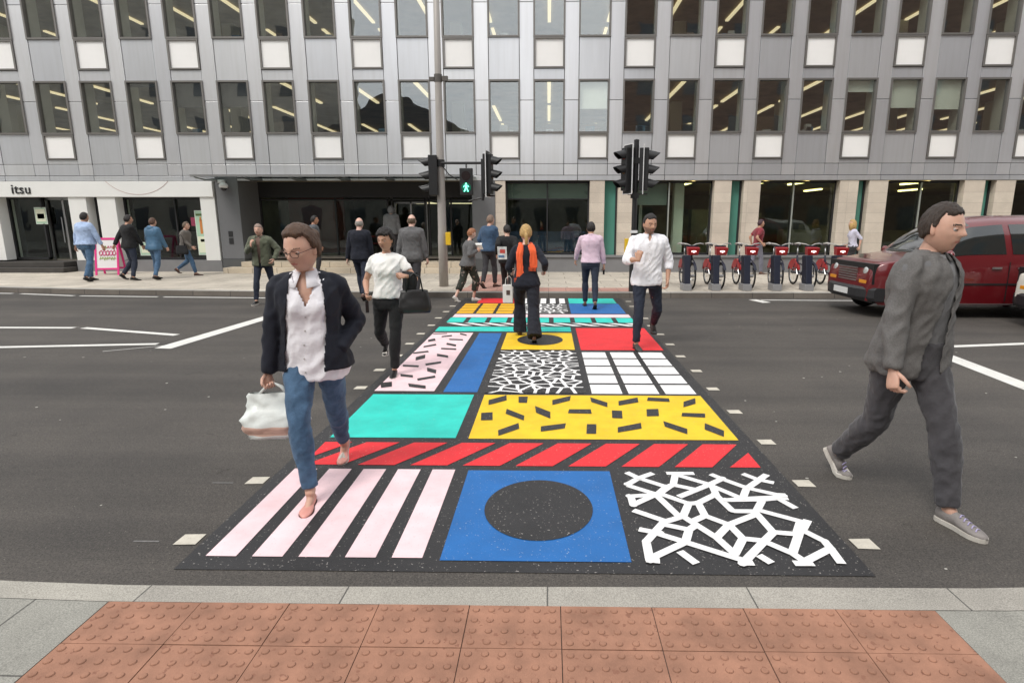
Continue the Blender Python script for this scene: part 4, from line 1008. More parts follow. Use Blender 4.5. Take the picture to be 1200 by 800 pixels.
    for h, k_ in ((0, 1), (1, -1)):
        dv = (wri[h] - elb[h]).normalized()
        if handdir and handdir[h]: dv = Vector(handdir[h]).normalized()
        pn = Vector(palm[h]) if palm and palm[h] else Vector((-k_, 0.15, 0))
        add_hand(hd, wri[h], dv, pn, k_, s * (1.0 if not fem else .90), curl[h])
    fin.add(hd.v, hd.f)
    V, f, mi = build_head(5 if q == 2 else (5 if q == 1 else 4), fem, HM, None, True, beard)
    o_ = len(fin.v); fin.v.extend(V)
    for q_, m_ in zip(f, mi): fin.f.append([o_ + i for i in q_]); fin.m.append(int(m_))
    for k_ in (1, -1):   # ears
        e = MB(); rings = []
        for (yy, rx, rz_) in ((-.010, .003, .018), (-.006, .0085, .029), (.002, .0100, .031), (.008, .0055, .026), (.010, .002, .018)):
            rings.append([tuple(HM @ Vector((k_ * (.0735 + math.cos(a) * rx + .004 * (yy < 0)), yy + .25 * math.sin(a) * rz_ * -.3 - .004, -.004 + math.sin(a) * rz_))) for a in [i * math.pi / 6 for i in range(12)]])
        fin.mi = 0; fin.loft(rings)
        c = HM @ Vector((k_ * .031, .0688, .004)); fin.mi = 4; fin.ball(c, .0122 * hs, 12, 8)
        c = HM @ Vector((k_ * .031 - .001, .0778, .0030)); fin.mi = 5; fin.ball(c, .0050 * hs, 8, 6)
        # lids
        fin.mi = 0; fin.tube([HM @ Vector((k_ * .031 + a, .0805 - 14 * a * a, .0092 - 12 * a * a)) for a in (-.013, -.007, 0, .007, .013)], [.002 * hs, .0032 * hs, .0036 * hs, .0032 * hs, .002 * hs], 6)
    hcol = hair[1]; sk = skin('skin_%d' % int(skinc[0] * 1000), skinc)
    lipm = mat('lips_%d' % int(skinc[0] * 1000), (skinc[0] * .85, skinc[1] * .55, skinc[2] * .6), .45)
    hm = hairm('hair_%d_%d' % (int(hcol[0] * 1000), int(hcol[1] * 1000)), hcol)
    bdm = mat('stubble_%d' % int(hcol[0] * 1000), tuple(.45 * a + .55 * b for a, b in zip(skinc, hcol)), .7, var=.25, vscale=60)
    body = fin.build('body', [sk, lipm, hm, bdm, M_eye, M_iris], root, smooth=True, recalc=False)
    # --- hair
    kind = hair[0]; hb = MB()
    sub = 5 if q >= 1 else 4
    if kind in ('short', 'bun', 'long', 'ponytail', 'curly'):
        t = {'short': .010, 'bun': .017, 'long': .018, 'ponytail': .012, 'curly': .024}[kind]
        v, f = hair_shell(sub, HM, t, mask_short(*(hair[2] if len(hair) > 2 else (.078, -.055, -.03))), hash(label) % 97, .005 if kind != 'curly' else .012); hb.add(v, f)
    if kind == 'fringe':
        v, f = hair_shell(sub, HM, .004, mask_fringe(), 3, .002); hb.add(v, f)
    if kind == 'bun': hb.ball(tuple(HM @ Vector((0, -.115, .035))), .036 * hs, 16, 10)
    if kind == 'ponytail':
        hb.ball(tuple(HM @ Vector((0, -.098, .015))), .026 * hs, 14, 9)
        hb.tube([HM @ Vector(p) for p in ((0, -.10, .015), (.004, -.125, -.02), (.008, -.125, -.075), (.006, -.115, -.13), (.0, -.11, -.175))], [.018, .026, .027, .020, .006], 12)
    if kind == 'long':
        for a in np.linspace(-2.45, 2.45, 17):
            dx, dy = math.sin(a), -math.cos(a); L_ = .13 + .03 * math.sin(a * 5)
            hb.tube([HM @ Vector(p) for p in ((dx * .066, dy * .078 - .004, .03), (dx * .080, dy * .092 - .004, -.02), (dx * .080, dy * .088 - .006, -.075), (dx * .068, dy * .075 - .01, -.06 - L_))], [.018, .024, .024, .008], 8)
    if hb.v: hb.build('hair', hm, root, smooth=True)
    # --- trousers
    if legs:
        lg = dict(mat=None, ease=.012, hem=.05, flare=0.0, knee=.062, calf=.058, ank=.050, top=1.0, skirt=None); lg.update(legs)
        mb = MB(); mb.loft(trings(lg['ease'] * .8, .80, lg['top'], bust=False))
        e = lg['ease']
        for h in (0, 1):
            mb.ball(hipc[h] + Vector((0, -.01 * s, -.03 * s)), (.092 * bw + e * .5) * s)
            limb(mb, hipc[h] + Vector((0, 0, .02)), knee[h], .090 * bw + e * .6, lg['knee'] + e * .3, .004, .25); mb.ball(knee[h], (lg['knee'] + e * .3) * s)
            dn = (ank[h] - knee[h]); tl = 1 - lg['hem'] / (.43) if lg['hem'] >= 0 else 1 - lg['hem'] / .43
            limb(mb, knee[h], knee[h] + dn * tl, lg['knee'] + e * .2, lg['ank'] + lg['flare'], .010 if lg['flare'] == 0 else 0, .3)
        me = remesh_mesh(mb.mesh('t', []), vox, 3); wrinkle(me, .0045 * s * lg.get('wr', 1), 15, 9, seed=loc[0]); finish(me, 'trousers' if lg['hem'] < .2 else lg.get('name', 'trousers'), lg['mat'], root)
        if lg.get('belt'):
            bl = MB(); rg = trings(lg['ease'] * .8 + .010, lg['top'] - .035, lg['top'] - .002, bust=False); bl.loft(rg); bl.build('belt', lg['belt'], root, smooth=True)
    # --- garments on the upper body
    def garment(g, name, lay=0):
        G = dict(mat=None, ease=.012, hem=.88, sleeve=1.0, neck=1.47 if not fem else 1.445, open=None, wr=1.0, loose=0.0, v=0.0, hood=False, solid=0); G.update(g)
        e = G['ease'] * .78; ae = G.get('armease', e); lo = G['loose'] * .8
        mb = MB(); mb.loft(trings(lambda z: e + lo * smooth01((1.25 - z) / .3), G['hem'], G['neck']))
        for h in (0, 1):
            mb.ball(shc[h] - Vector((0, 0, .002)), (.053 * fm + ae * .5) * s); sl = G['sleeve']
            inn = shc[h].lerp(Vector((cen(shz).x, cen(shz).y - .01, shz + .045 * s)), .75)
            mb.tube([inn, shc[h] + Vector((0, 0, .004))], [.048 * s + ae * .4 - (.008 if ae < 0 else 0), .050 * fm * s + ae * .5], 14)
            t1 = min(1, sl / .53)
            limb(mb, shc[h], elb[h], (.053 * fm * bw + ae * .65), (.043 * fm + ae * .65 + lo * .15), 0, t1=t1)
            if sl > .53:
                mb.ball(elb[h], (.042 * fm + e * .65) * s); limb(mb, elb[h], wri[h], .043 * fm + e * .65, .032 * fm + e * .5, .003, .3, t1=(sl - .53) / .47 * .98)
        me = mb.mesh('g', [])
        me = remesh_mesh(me, vox, 3); wrinkle(me, .0056 * s * G['wr'], 13, 8, seed=loc[1] + lay * 3)
        if G['open'] or G['v']:
            b = bmesh.new(); b.from_mesh(me); dele = []
            for fc in b.faces:
                c = fc.calc_center_median(); z = (c.z - dz) / s; cc = cen(c.z); yaw = R(hipy + (shy - hipy) * smooth01((z - .9) / .45))
                x = ((c.x - cc.x) * math.cos(yaw) + (c.y - cc.y) * math.sin(yaw)) / s; y = (-(c.x - cc.x) * math.sin(yaw) + (c.y - cc.y) * math.cos(yaw)) / s
                if abs(x) > .20 or y < .02: continue
                wopen = 0
                if G['open']: wopen = float(np.interp(z, [p[0] for p in G['open']], [p[1] for p in G['open']]))
                if G['v']: wopen = max(wopen, (z - (G['neck'] - G['v'])) * .42)
                if abs(x) < wopen: dele.append(fc)
            bmesh.ops.delete(b, geom=dele, context='FACES'); b.to_mesh(me); b.free()
            if G['open'] or q == 2: me = remesh_mesh(me, None, 2, solid=.006)
        o = finish(me, name, G['mat'], root)
        if G.get('collar'):
            cb = MB(); cz = cen(nb.z)
            for sgn in (-1, 1):   # two flaps folded over round the neck
                ring1 = []; ring2 = []; ring3 = []; N_ = 12; fo = G.get('fold', .045)
                for i in range(N_ + 1):
                    a = math.pi * (-.5) + sgn * math.pi * i / N_ * .93
                    rx, ry = (.060 if not fem else .052) * s, (.060 if not fem else .052) * s
                    zl = nb.z + (.030 - .022 * (i / N_)) * s + .008 * s
                    wd = (fo * (.8 + .5 * (i / N_) ** 2)) * s
                    dxn, dyn = math.cos(a), math.sin(a)
                    ring1.append((cz.x + dxn * rx, nb.y + .006 + dyn * ry, zl))
                    ring2.append((cz.x + dxn * (rx + .008), nb.y + .006 + dyn * (ry + .008), zl + .012 * s))
                    ring3.append((cz.x + dxn * (rx + .012 + wd * .65), nb.y + .006 + dyn * (ry + .012 + wd * .55), zl - wd * .55))
                cb.loft([ring1, ring2, ring3], cap=False, closed=False)
            me2 = remesh_mesh(cb.mesh('c', []), None, 0, solid=.004)
            finish(me2, 'collar', G.get('collar_mat', G['mat']), root)
        if G.get('buttons'):
            from mathutils.bvhtree import BVHTree
            bt = BVHTree.FromPolygons([v.co[:] for v in o.data.vertices], [list(p.vertices) for p in o.data.polygons]); bb_ = MB()
            for z in np.arange(G['hem'] + .06, G['neck'] - G['v'] - .02, .085):
                zz = z * s + dz; c = cen(zz); yw = R(hipy + (shy - hipy) * smooth01((z - .9) / .45)); dr = Vector((-math.sin(yw), math.cos(yw), 0))
                hit = bt.ray_cast(c + Vector((0, 0, 0)) + dr * .6, -dr)
                if hit[0]:
                    nn = hit[1] if hit[1].dot(dr) > 0 else -hit[1]; bb_.cyl(hit[0] - nn * .001, hit[0] + nn * .003, .0055, 10)
            if bb_.v: bb_.build('buttons', mat('button_pearl', (.45, .43, .42), .3), root)
        return o
    if top: garment(top, top.get('name', 'shirt'), 0)
    if outer: garment(outer, outer.get('name', 'jacket'), 1)
    # --- shoes
    if shoes:
        for h, k_ in ((0, 1), (1, -1)):
            piv, F_, a = footM[h]; S_ = Vector((F_.y, -F_.x, 0)); kind = shoes.get('kind', 'shoe')
            # foot frame: origin ball of foot on the ground, rotated heel-up around it (toes stay flat)
            def fp(u, v, w_):     # u forward from ball, v sideways, w up (un-rotated)
                if u < 0 and a > 0: uu = u * math.cos(a) + w_ * math.sin(a); zz = -u * math.sin(a) + w_ * math.cos(a)
                elif a < 0: 
                    uu = u; zz = w_ + max(0, (u + .16) * s) * math.tan(-a)
                    return piv + F_ * uu + S_ * v + Vector((0, 0, zz))
                else: uu, zz = u, w_
                return piv + F_ * uu + S_ * v + Vector((0, 0, zz))
            sole = MB(); up_ = MB(); fs = s * (1.0 if not fem else .90); th = {'trainer': .026, 'shoe': .014, 'flat': .007, 'boot': .03}[kind]
            outline = [(-.185, .022), (-.17, .032), (-.13, .035), (-.07, .033), (-.02, .042), (.02, .046), (.05, .040), (.075, .026), (.088, .010)]
            r0 = []; 
            st_ = outline
            def ring(zf, grow=0):
                pts = [fp(u * fs, (v + grow) * fs, zf) for u, v in st_] + [fp(u * fs, -(v + grow) * fs, zf) for u, v in st_[::-1]]
                return [tuple(p) for p in pts]
            sole.loft([ring(.001, 0), ring(th, .002)])
            heights = {'shoe': (.070, .085, .085, .078, .052, .040, .034, .028, .020), 'trainer': (.075, .092, .092, .088, .066, .052, .044, .038, .028), 'flat': (.058, .062, .040, .030, .034, .038, .033, .026, .015), 'boot': (.11, .12, .12, .10, .07, .055, .045, .04, .03)}[kind]
            rings = []; n = 14
            for (u, v), hh in zip(st_, heights):
                rg = []
                for k2 in range(n):
                    t = math.pi * 2 * k2 / n; cx = math.cos(t); cz_ = math.sin(t)
                    wv = v * .96 * math.copysign(abs(cx) ** .75, cx); z_ = th * .7 + (hh - th * .7) * (.5 + .5 * math.copysign(abs(cz_) ** .8, cz_))
                    if cz_ > 0: wv *= 1 - .35 * cz_ ** 2
                    rg.append(tuple(fp(u * fs, wv * fs, z_ * fs / s * s)))
                rings.append(rg)
            up_.loft(rings)
            ob = up_.build('shoe', shoes['mat'], root, smooth=True)
            so = sole.build('sole', shoes.get('sole', M_dark), ob)
            if shoes.get('laces'):
                lc = MB()
                for i in range(5):
                    u = -.055 + .022 * i; z_ = float(np.interp(u, [p[0] for p in st_], heights)) + .003
                    lc.tube([fp(u * fs, -.020 * fs, z_ * fs - .006), fp(u * fs, 0, z_ * fs + .003), fp((u + .008) * fs, .020 * fs, z_ * fs - .006)], .0035, 6)
                lc.build('laces', shoes['laces'], ob, smooth=True)
    bpy.context.view_layer.update()
    info = dict(root=root, wri=wri, elb=elb, hc=hc, HM=HM, s=s, dz=dz, cen=cen, nb=nb, shc=shc, hz=hz, knee=knee)
    return info
def to_world(root, v):
    return root.matrix_world @ Vector(v)
F_white = fabric('blouse_white', (.84, .83, .88), .8, var=.05, sheen=.3)
F_tee = fabric('tee_white', (.86, .85, .82), .85, var=.04)
F_navy = fabric('navy_knit', (.007, .009, .018), .9, var=.2, bscale=340, sheen=.03)
F_jean = fabric('blue_denim', (.045, .105, .20), .85, var=.38, vscale=5, stretch=None) if False else mat('blue_denim', (.045, .11, .215), .85, var=.42, vscale=9, bump=.35, bscale=90, sheen=.1, ramp2=(.085, .17, .29))
F_djean = mat('dark_denim', (.016, .022, .040), .85, var=.3, vscale=7, bump=.4, bscale=350)
F_black = fabric('black_cloth', (.007, .007, .008), .85, var=.2, sheen=.03)
F_char = fabric('charcoal_cloth', (.030, .029, .033), .85, var=.2, sheen=.05)
F_grey = fabric('grey_suiting', (.105, .103, .105), .85, var=.22, vscale=60)
F_pinks = fabric('pink_shirting', (.66, .50, .60), .8, var=.06)
F_blues = fabric('pale_blue_shirting', (.36, .47, .68), .8, var=.07)
F_olive = fabric('olive_cotton', (.095, .105, .068), .85, var=.2)
F_bluej = fabric('blue_nylon', (.055, .14, .24), .6, var=.15)
F_blued = fabric('dusk_blue_wool', (.030, .070, .135), .8, var=.15)
F_maroon = fabric('maroon_cotton', (.22, .022, .035), .8, var=.15)
F_scarf = fabric('orange_wool', (.93, .145, .045), .9, var=.08, bump=.6, bscale=180)
F_plaid = mat('grey_check', (.135, .130, .126), .88, var=.22, vscale=120, bump=.5, bscale=300)
F_floral = mat('dark_floral', (.020, .024, .018), .85, var=.2, vscale=14, speck=(.22, .17, .15), spscale=16, spth=.60)
L_black = mat('black_leather', (.012, .011, .011), .38, var=.2, vscale=20, bump=.2, bscale=150)
L_brown = mat('brown_leather', (.085, .035, .022), .4, var=.2, vscale=20, bump=.2, bscale=150)
L_nude = mat('nude_leather', (.66, .30, .25), .36, var=.06, vscale=15, bump=.15, bscale=150)
L_suede = mat('grey_suede', (.235, .215, .205), .9, var=.15, vscale=20, bump=.4, bscale=250)
L_white = mat('white_trainer', (.66, .62, .60), .6, var=.08, vscale=20)
S_lace = mat('lilac_lace', (.42, .38, .60), .8)
S_sole = mat('pale_sole', (.55, .52, .47), .7, var=.1, vscale=20); S_dark = mat('dark_sole', (.02, .018, .016), .7)
SK_L = (.60, .36, .27); SK_M = (.50, .28, .19); SK_T = (.42, .215, .135); SK_P = (.66, .42, .34)
BROWN = (.085, .042, .022); DARK = (.014, .010, .009); BLOND = (.50, .32, .12); GREYH = (.30, .28, .25); GINGER = (.32, .13, .06)

def zrot(deg): return R(deg)
# 1 --- woman in the foreground
fg = person('woman in glasses, white blouse and open navy cardigan striding over the pink stripes', (-1.455, 3.52, 0), zrot(188), H=1.745, fem=True, q=2, build=1.10,
    feet=((-1.430, 3.17, 0, 2, 0), (-1.475, 3.93, 48, -4, 0)), hands=((-1.70, 3.40, .78), (-1.275, 3.46, .93)), elbow=((.35, -.8, .1), (-.55, -1.0, -.1)),
    lean=6, hdrop=.012, hscale=1.08, head=(-24, -16), shy=9, hipy=-8, skinc=SK_L, hair=('bun', BROWN, (.084, -.06, -.035)), palm=((-.7, .7, 0), (.2, -.5, .1)), handdir=((.0, .25, -1), (.45, .35, -.85)), curl=(1.15, .75),
    top=dict(mat=F_white, ease=.018, hem=.80, sleeve=.12, armease=-.012, name='blouse', buttons=True, v=.19, neck=1.455, collar=True, fold=.105, loose=.006, wr=1.4), outer=dict(mat=F_navy, ease=.032, hem=.86, sleeve=1.0, name='cardigan', neck=1.445, loose=.012, wr=1.1,
    open=[(.7, .115), (1.0, .118), (1.2, .115), (1.32, .100), (1.42, .085), (1.47, .07)]),
    legs=dict(mat=F_jean, ease=.010, hem=.035, knee=.060, ank=.047, top=.95, wr=1.2), shoes=dict(kind='flat', mat=L_nude, sole=S_sole))
gm = MB(); HM = fg['HM']
for k_ in (1, -1):
    pts = []
    for i in range(21):
        a = 2 * math.pi * i / 20; ca, sa = math.cos(a), math.sin(a)
        pts.append(HM @ Vector((k_ * .033 + .024 * math.copysign(abs(ca) ** .7, ca), .0985 - .012 * abs(ca * .024 + .0) * 10 * .3, .002 + .0165 * math.copysign(abs(sa) ** .7, sa))))
    gm.tube(pts, .0018, 6); gm.tube([HM @ Vector(p) for p in ((k_ * .057, .096, .008), (k_ * .073, .07, .010), (k_ * .078, .01, .008), (k_ * .078, -.012, -.004))], .0018, 6)
gm.tube([HM @ Vector(p) for p in ((-.010, .099, .006), (0, .104, .009), (.010, .099, .006))], .0017, 6)
gm.build('glasses', mat('glasses_frame', (.05, .022, .015), .3), fg['root'], smooth=True)
# carrier bag in her right hand
W = fg['root'].matrix_world @ (fg['wri'][0] + Vector((-.03, .02, -.055)))
def carrier(name, label, cat, W, w_, h_, d_, mats, rz=0, seed=1, bands=(), handle=.10):
    t = thing(name, label, cat, (W.x, W.y, W.z - handle - h_), rz)
    mb = MB(); n = 40; rings = []; rr = random.Random(seed)
    for j in range(15):
        v = j / 14; bulge = math.sin(math.pi * min(1, v * 1.1 + .12)) ** .5
        ring = []
        for k in range(n):
            a = 2 * math.pi * k / n; ca, sa = math.cos(a), math.sin(a)
            hw = w_ / 2 * (.90 + .12 * bulge - .10 * v); hd = d_ / 2 * (.5 + .6 * bulge) * (1 - .75 * v ** 2)
            x = math.copysign(abs(ca) ** .6, ca) * hw; y = math.copysign(abs(sa) ** .7, sa) * hd; f_ = noise.noise((x * 14 + seed, y * 14, v * 5)) * .030 + abs(noise.noise((x * 26, y * 20, v * 8 + seed))) * .022
            ring.append((x + ca * f_, y + sa * f_, v * h_ + .008 * noise.noise((x * 12, 2, seed)) * v))
        rings.append(ring)
    mb.loft(rings, cap=False); mb.f.append(list(range(n))[::-1]); mb.m.append(0)
    for q_ in range(len(mb.f)):
        z = sum(mb.v[i][2] for i in mb.f[q_]) / len(mb.f[q_]) / h_
        for b0, b1, mi in bands:
            if b0 < z < b1: mb.m[q_] = mi
    mb.build('bag_body', mats, t, smooth=True, recalc=False)
    hb = MB()
    for s_ in (1, -1): hb.tube([(-w_ * .22, s_ * .012, h_ * .97), (-w_ * .12, s_ * .01, h_ + handle * .6), (0, 0, h_ + handle), (w_ * .12, s_ * .01, h_ + handle * .6), (w_ * .22, s_ * .012, h_ * .97)], [.012, .007, .006, .007, .012], 8, flat=.4)
    hb.build('bag_handle', mats[0], t, smooth=True); return t
M_pl = mat('white_plastic', (.72, .76, .74), .35, var=.05, vscale=8, bump=.2, bscale=30)
carrier('carrier_bag', 'crumpled white and orange carrier bag held by the woman in glasses', 'carrier bag', W, .36, .27, .16, [M_pl, mat('bag_orange', (.66, .44, .36), .4, var=.1), mat('bag_green', (.32, .46, .36), .4, var=.2, vscale=20)], rz=R(10), seed=2, bands=[(.08, .30, 1), (.40, .46, 2)], handle=.06)

# 2 --- man on the right
rm_ = person('man in grey overshirt, charcoal trousers and grey suede shoes with lilac laces', (2.12, 3.38, 0), zrot(201), H=1.85, q=2, build=1.02,
    feet=((1.985, 3.76, 52, 6, .0), (2.325, 2.98, 0, -3, 0)), hands=((1.88, 3.12, .90), (2.42, 3.62, .86)), lean=5, head=(10, -6), shy=14, hipy=-10, skinc=SK_L, hair=('short', (.035, .022, .015)), curl=(.8, .7),
    top=dict(mat=fabric('heather_tee', (.14, .14, .145)), ease=.010, hem=.86, sleeve=.4), outer=dict(mat=F_plaid, ease=.028, hem=.82, sleeve=1.0, loose=.02, wr=1.5, name='overshirt', collar=True, open=[(.7, .07), (1.2, .045), (1.42, .04), (1.49, .06)]),
    legs=dict(mat=fabric('slate_twill', (.052, .050, .056)), ease=.018, hem=.03, knee=.066, ank=.060, top=1.0, wr=1.5), shoes=dict(kind='trainer', mat=L_suede, sole=S_sole, laces=S_lace))

# 3 --- woman in the white T-shirt
wt = person('dark haired woman in white T-shirt and black trousers with a black bag', (-1.76, 6.40, 0), zrot(184), H=1.63, fem=True, q=2, build=1.06,
    feet=((-1.95, 6.80, 56, 0, .12), (-1.71, 6.20, 0, 0, 0)), hands=((-1.95, 6.22, .92), (-1.50, 6.10, 1.13)), elbow=((.4, -.8, 0), (-.7, -1, -.7)), lean=4, head=(-18, -10), shy=-6, skinc=SK_M,
    hair=('curly', DARK, (.066, -.085, -.055)), palm=((-.8, .4, 0), (.6, -.2, -.5)), handdir=(None, (.55, .7, .1)), curl=(.9, 1.0),
    top=dict(mat=F_tee, ease=.016, hem=.93, sleeve=.30, name='t_shirt', loose=.018, neck=1.45, wr=1.3),
    legs=dict(mat=F_black, ease=.012, hem=.02, knee=.060, ank=.052, top=.98), shoes=dict(kind='shoe', mat=L_black, sole=S_sole))
wr = fg
W0 = wt['root'].matrix_world @ wt['wri'][0]; 
bg_ = MB(); bg_.torus((0, 0, 0), .031, .007, 'Z', 18, 8); 
o = bg_.build('bracelet', L_black, wt['root'], smooth=True); o.location = wt['wri'][0] + (wt['elb'][0] - wt['wri'][0]).normalized() * .02
def box_thing(name, label, cat, loc, size, m_, rz=0, tilt=0, screen=None, bev=.004):
    t = thing(name, label, cat, loc, rz); mb = MB(); sx, sy, sz = size
    M_ = Matrix.Rotation(tilt, 4, 'X')
    mb.obox(M_, sx, sy, sz); mb.build('case', m_, t, bevel=bev)
    if screen: sb = MB(); sb.obox(M_ @ Matrix.Translation((0, -sy / 2 - .001, 0)), sx * .9, .001, sz * .88); sb.build('screen', screen, t)
    return t
box_thing('phone', 'black phone held low by the woman in the white T-shirt', 'phone', W0 + Vector((0, -.02, -.13)), (.035, .012, .13), L_black, rz=.4, screen=mat('phone_glass', (.01, .01, .012), .1))
def handbag(name, label, W, rz, w_=.36, h_=.26, d_=.15, m_=None, drop=.20, loc=None):
    t = thing(name, label, 'handbag', (W.x, W.y, W.z - drop - h_), rz); mb = MB(); n = 32; rings = []
    for j in range(11):
        v = j / 10; ring = []
        for k in range(n):
            a = 2 * math.pi * k / n; ca, sa = math.cos(a), math.sin(a)
            hw = w_ / 2 * (1.0 - .22 * v ** 1.5) * (.86 + .14 * min(1, v * 6)); hd = d_ / 2 * (1 - .75 * v ** 1.3) * (.8 + .2 * min(1, v * 6)); f_ = noise.noise((ca * 3, sa * 3, v * 4)) * .010
            ring.append((math.copysign(abs(ca) ** .6, ca) * hw + ca * f_, math.copysign(abs(sa) ** .7, sa) * hd + sa * f_, v * h_ - (.012 * ca * ca * v)))
        rings.append(ring)
    mb.loft(rings); mb.build('bag_body', m_ or L_black, t, smooth=True)
    for s_ in (1, -1):
        hb = MB(); hb.tube([(-w_ * .24, s_ * .02, h_ * .93), (-w_ * .18, s_ * .02, h_ + drop * .7), (0, 0, h_ + drop), (w_ * .18, s_ * .02, h_ + drop * .7), (w_ * .24, s_ * .02, h_ * .93)], .008, 8); hb.build('strap', m_ or L_black, t, smooth=True)
    return t
E_ = wt['root'].matrix_world @ (wt['elb'][1].lerp(wt['wri'][1], .55))
handbag('handbag', 'slouchy black leather handbag on the forearm of the woman in the white T-shirt', E_ + Vector((.05, -.03, .045)), R(15), w_=.36, h_=.25, drop=.17)
jk = MB(); jp = E_ + Vector((.0, -.0, 0)); n = 22; rings = []
for j in range(9):
    v = j / 8; ring = []
    for k in range(n):
        a = 2 * math.pi * k / n; f_ = 1 + .5 * noise.noise((math.cos(a) * 2.4, math.sin(a) * 2.4, v * 2.5)); ring.append((math.cos(a) * (.075 - .01 * v) * f_, math.sin(a) * .055 * f_, .045 - v * .30 + .02 * math.cos(a * 2)))
    rings.append(ring)
jk.loft(rings); me = remesh_mesh(jk.mesh('j', []), .010, 2); wrinkle(me, .006, 18, 7)
jo = finish(me, 'folded_jacket', F_black, None); jo.location = jp; jo.rotation_euler = (0, 0, .4); tag(jo, 'black jacket folded over the left forearm of the woman in the white T-shirt', 'jacket')

# 4 --- woman with the orange scarf (from behind)
sc = person('blonde woman from behind in navy with wide trousers and a bright orange scarf', (-.325, 8.45, 0), zrot(2), H=1.72, fem=True, q=2, build=1.04,
    feet=((-.20, 8.12, 22, 0, 0), (-.44, 8.80, 0, 4, 0)), hands=((-.055, 8.50, .985), (-.560, 8.62, .96)), elbow=((.22, -1, 0), (-.22, -1, 0)), lean=3, shy=-4, skinc=SK_P, hair=('ponytail', BLOND, (.07, -.05, -.03)), curl=(.6, .9),
    top=dict(mat=F_navy, ease=.018, hem=.84, sleeve=.92, name='jumper', loose=.015), legs=dict(mat=fabric('navy_trousers', (.006, .007, .014), sheen=.03), ease=.014, hem=-.012, flare=.050, knee=.075, ank=.055, top=.98, wr=1.6), shoes=dict(kind='shoe', mat=L_brown, sole=S_dark))
s_ = MB(); nb = sc['nb']; dzz = sc['cen'](1.3)
pts = [(nb.x + math.cos(a) * .088, nb.y + math.sin(a) * .082 + .005, nb.z + .012 + .012 * math.sin(a)) for a in np.linspace(-.9, math.pi + .9, 22)]
s_.tube(pts, [.026 + .006 * math.sin(i * 1.3) for i in range(22)], 12, flat=.8)
for sx, z1, wd, ph in ((-1, .885, .052, 0), (1, 1.04, .056, 1)):
    rings = []; n = 14
    for j in range(15):
        v = j / 14; z = nb.z + .02 - (nb.z + .02 - z1) * v; x = sx * (.070 + .030 * min(1, v * 3) + (.01 if sx > 0 else -.02) * v); y = -.078 - .050 * math.sin(min(1, v * 3.2) * math.pi / 2) * 1.0 + .03 * v
        wv = wd * (.75 + .25 * min(1, v * 3)) + .006 * math.sin(v * 9 + ph)
        rings.append([(x + math.cos(2 * math.pi * k / n) * wv, nb.y + y - .018 + math.sin(2 * math.pi * k / n) * .012 + .008 * math.cos(math.cos(2 * math.pi * k / n) * 7 + v * 4), z) for k in range(n)])
    s_.loft(rings)
me = remesh_mesh(s_.mesh('s', []), .008, 2); wrinkle(me, .003, 30, 5); finish(me, 'scarf', F_scarf, sc['root'])
fr = MB()
for sx, z1 in ((-1, .885), (1, 1.04)):
    for i in range(11):
        x = sx * (.090 if sx > 0 else .118) * 1.0 + (i - 5) * .0095; fr.tube([(x, nb.y - .128, z1 + .01), (x + .003 * math.sin(i), nb.y - .128, z1 - .05)], [.0035, .0018], 5)
fr.build('scarf_fringe', F_scarf, sc['root'])

# 5 --- pink shirt
pk = person('man in pale pink shirt and dark trousers seen from behind', (.825, 11.58, 0), zrot(0), H=1.70, q=1, build=1.04,
    feet=((.90, 11.28, 35, 0, 0), (.74, 11.86, 0, 0, 0)), hands=((1.10, 11.66, .80), (.545, 11.86, .92)), elbow=((.8, -.6, 0), (-.9, -.5, 0)), lean=4, shy=6, skinc=SK_M, hair=('short', DARK), curl=(.8, .4),
    top=dict(mat=F_pinks, ease=.020, hem=.93, sleeve=.97, collar=True, loose=.016, wr=1.2), legs=dict(mat=F_djean, ease=.010, hem=.03, knee=.058, ank=.050, top=.96), shoes=dict(kind='shoe', mat=L_brown, sole=S_dark))
W0 = pk['root'].matrix_world @ pk['wri'][0]
box_thing('phone', 'dark phone in the right hand of the man in the pale pink shirt', 'phone', W0 + Vector((0, .0, -.13)), (.04, .012, .12), L_black, rz=.2, screen=MATS['phone_glass'])

# 6 --- white shirt man
ws = person('man in untucked white shirt and dark jeans, one hand raised, walking towards us', (1.30, 7.78, 0), zrot(183), H=1.80, q=2, build=1.03,
    feet=((1.20, 7.60, 0, 6, 0), (1.50, 8.22, 50, 0, .12)), hands=((1.13, 7.42, 1.22), (1.565, 7.72, .93)), elbow=((.55, .1, -1.0), (-.9, -.9, 0)), lean=4, head=(14, -10), shy=-5, skinc=SK_M, hair=('short', DARK), beard=True,
    palm=((-.5, -.8, .1), None), handdir=((-.12, -.10, .9), None), curl=(.8, .6),
    top=dict(mat=fabric('shirt_white', (.85, .85, .89), .8, var=.05), ease=.020, hem=.84, sleeve=.74, collar=True, buttons=True, v=.08, loose=.012, wr=1.5), legs=dict(mat=F_djean, ease=.008, hem=.03, knee=.056, ank=.048, top=.95, wr=1.2), shoes=dict(kind='shoe', mat=mat('grey_boot', (.05, .048, .045), .6), sole=S_dark))

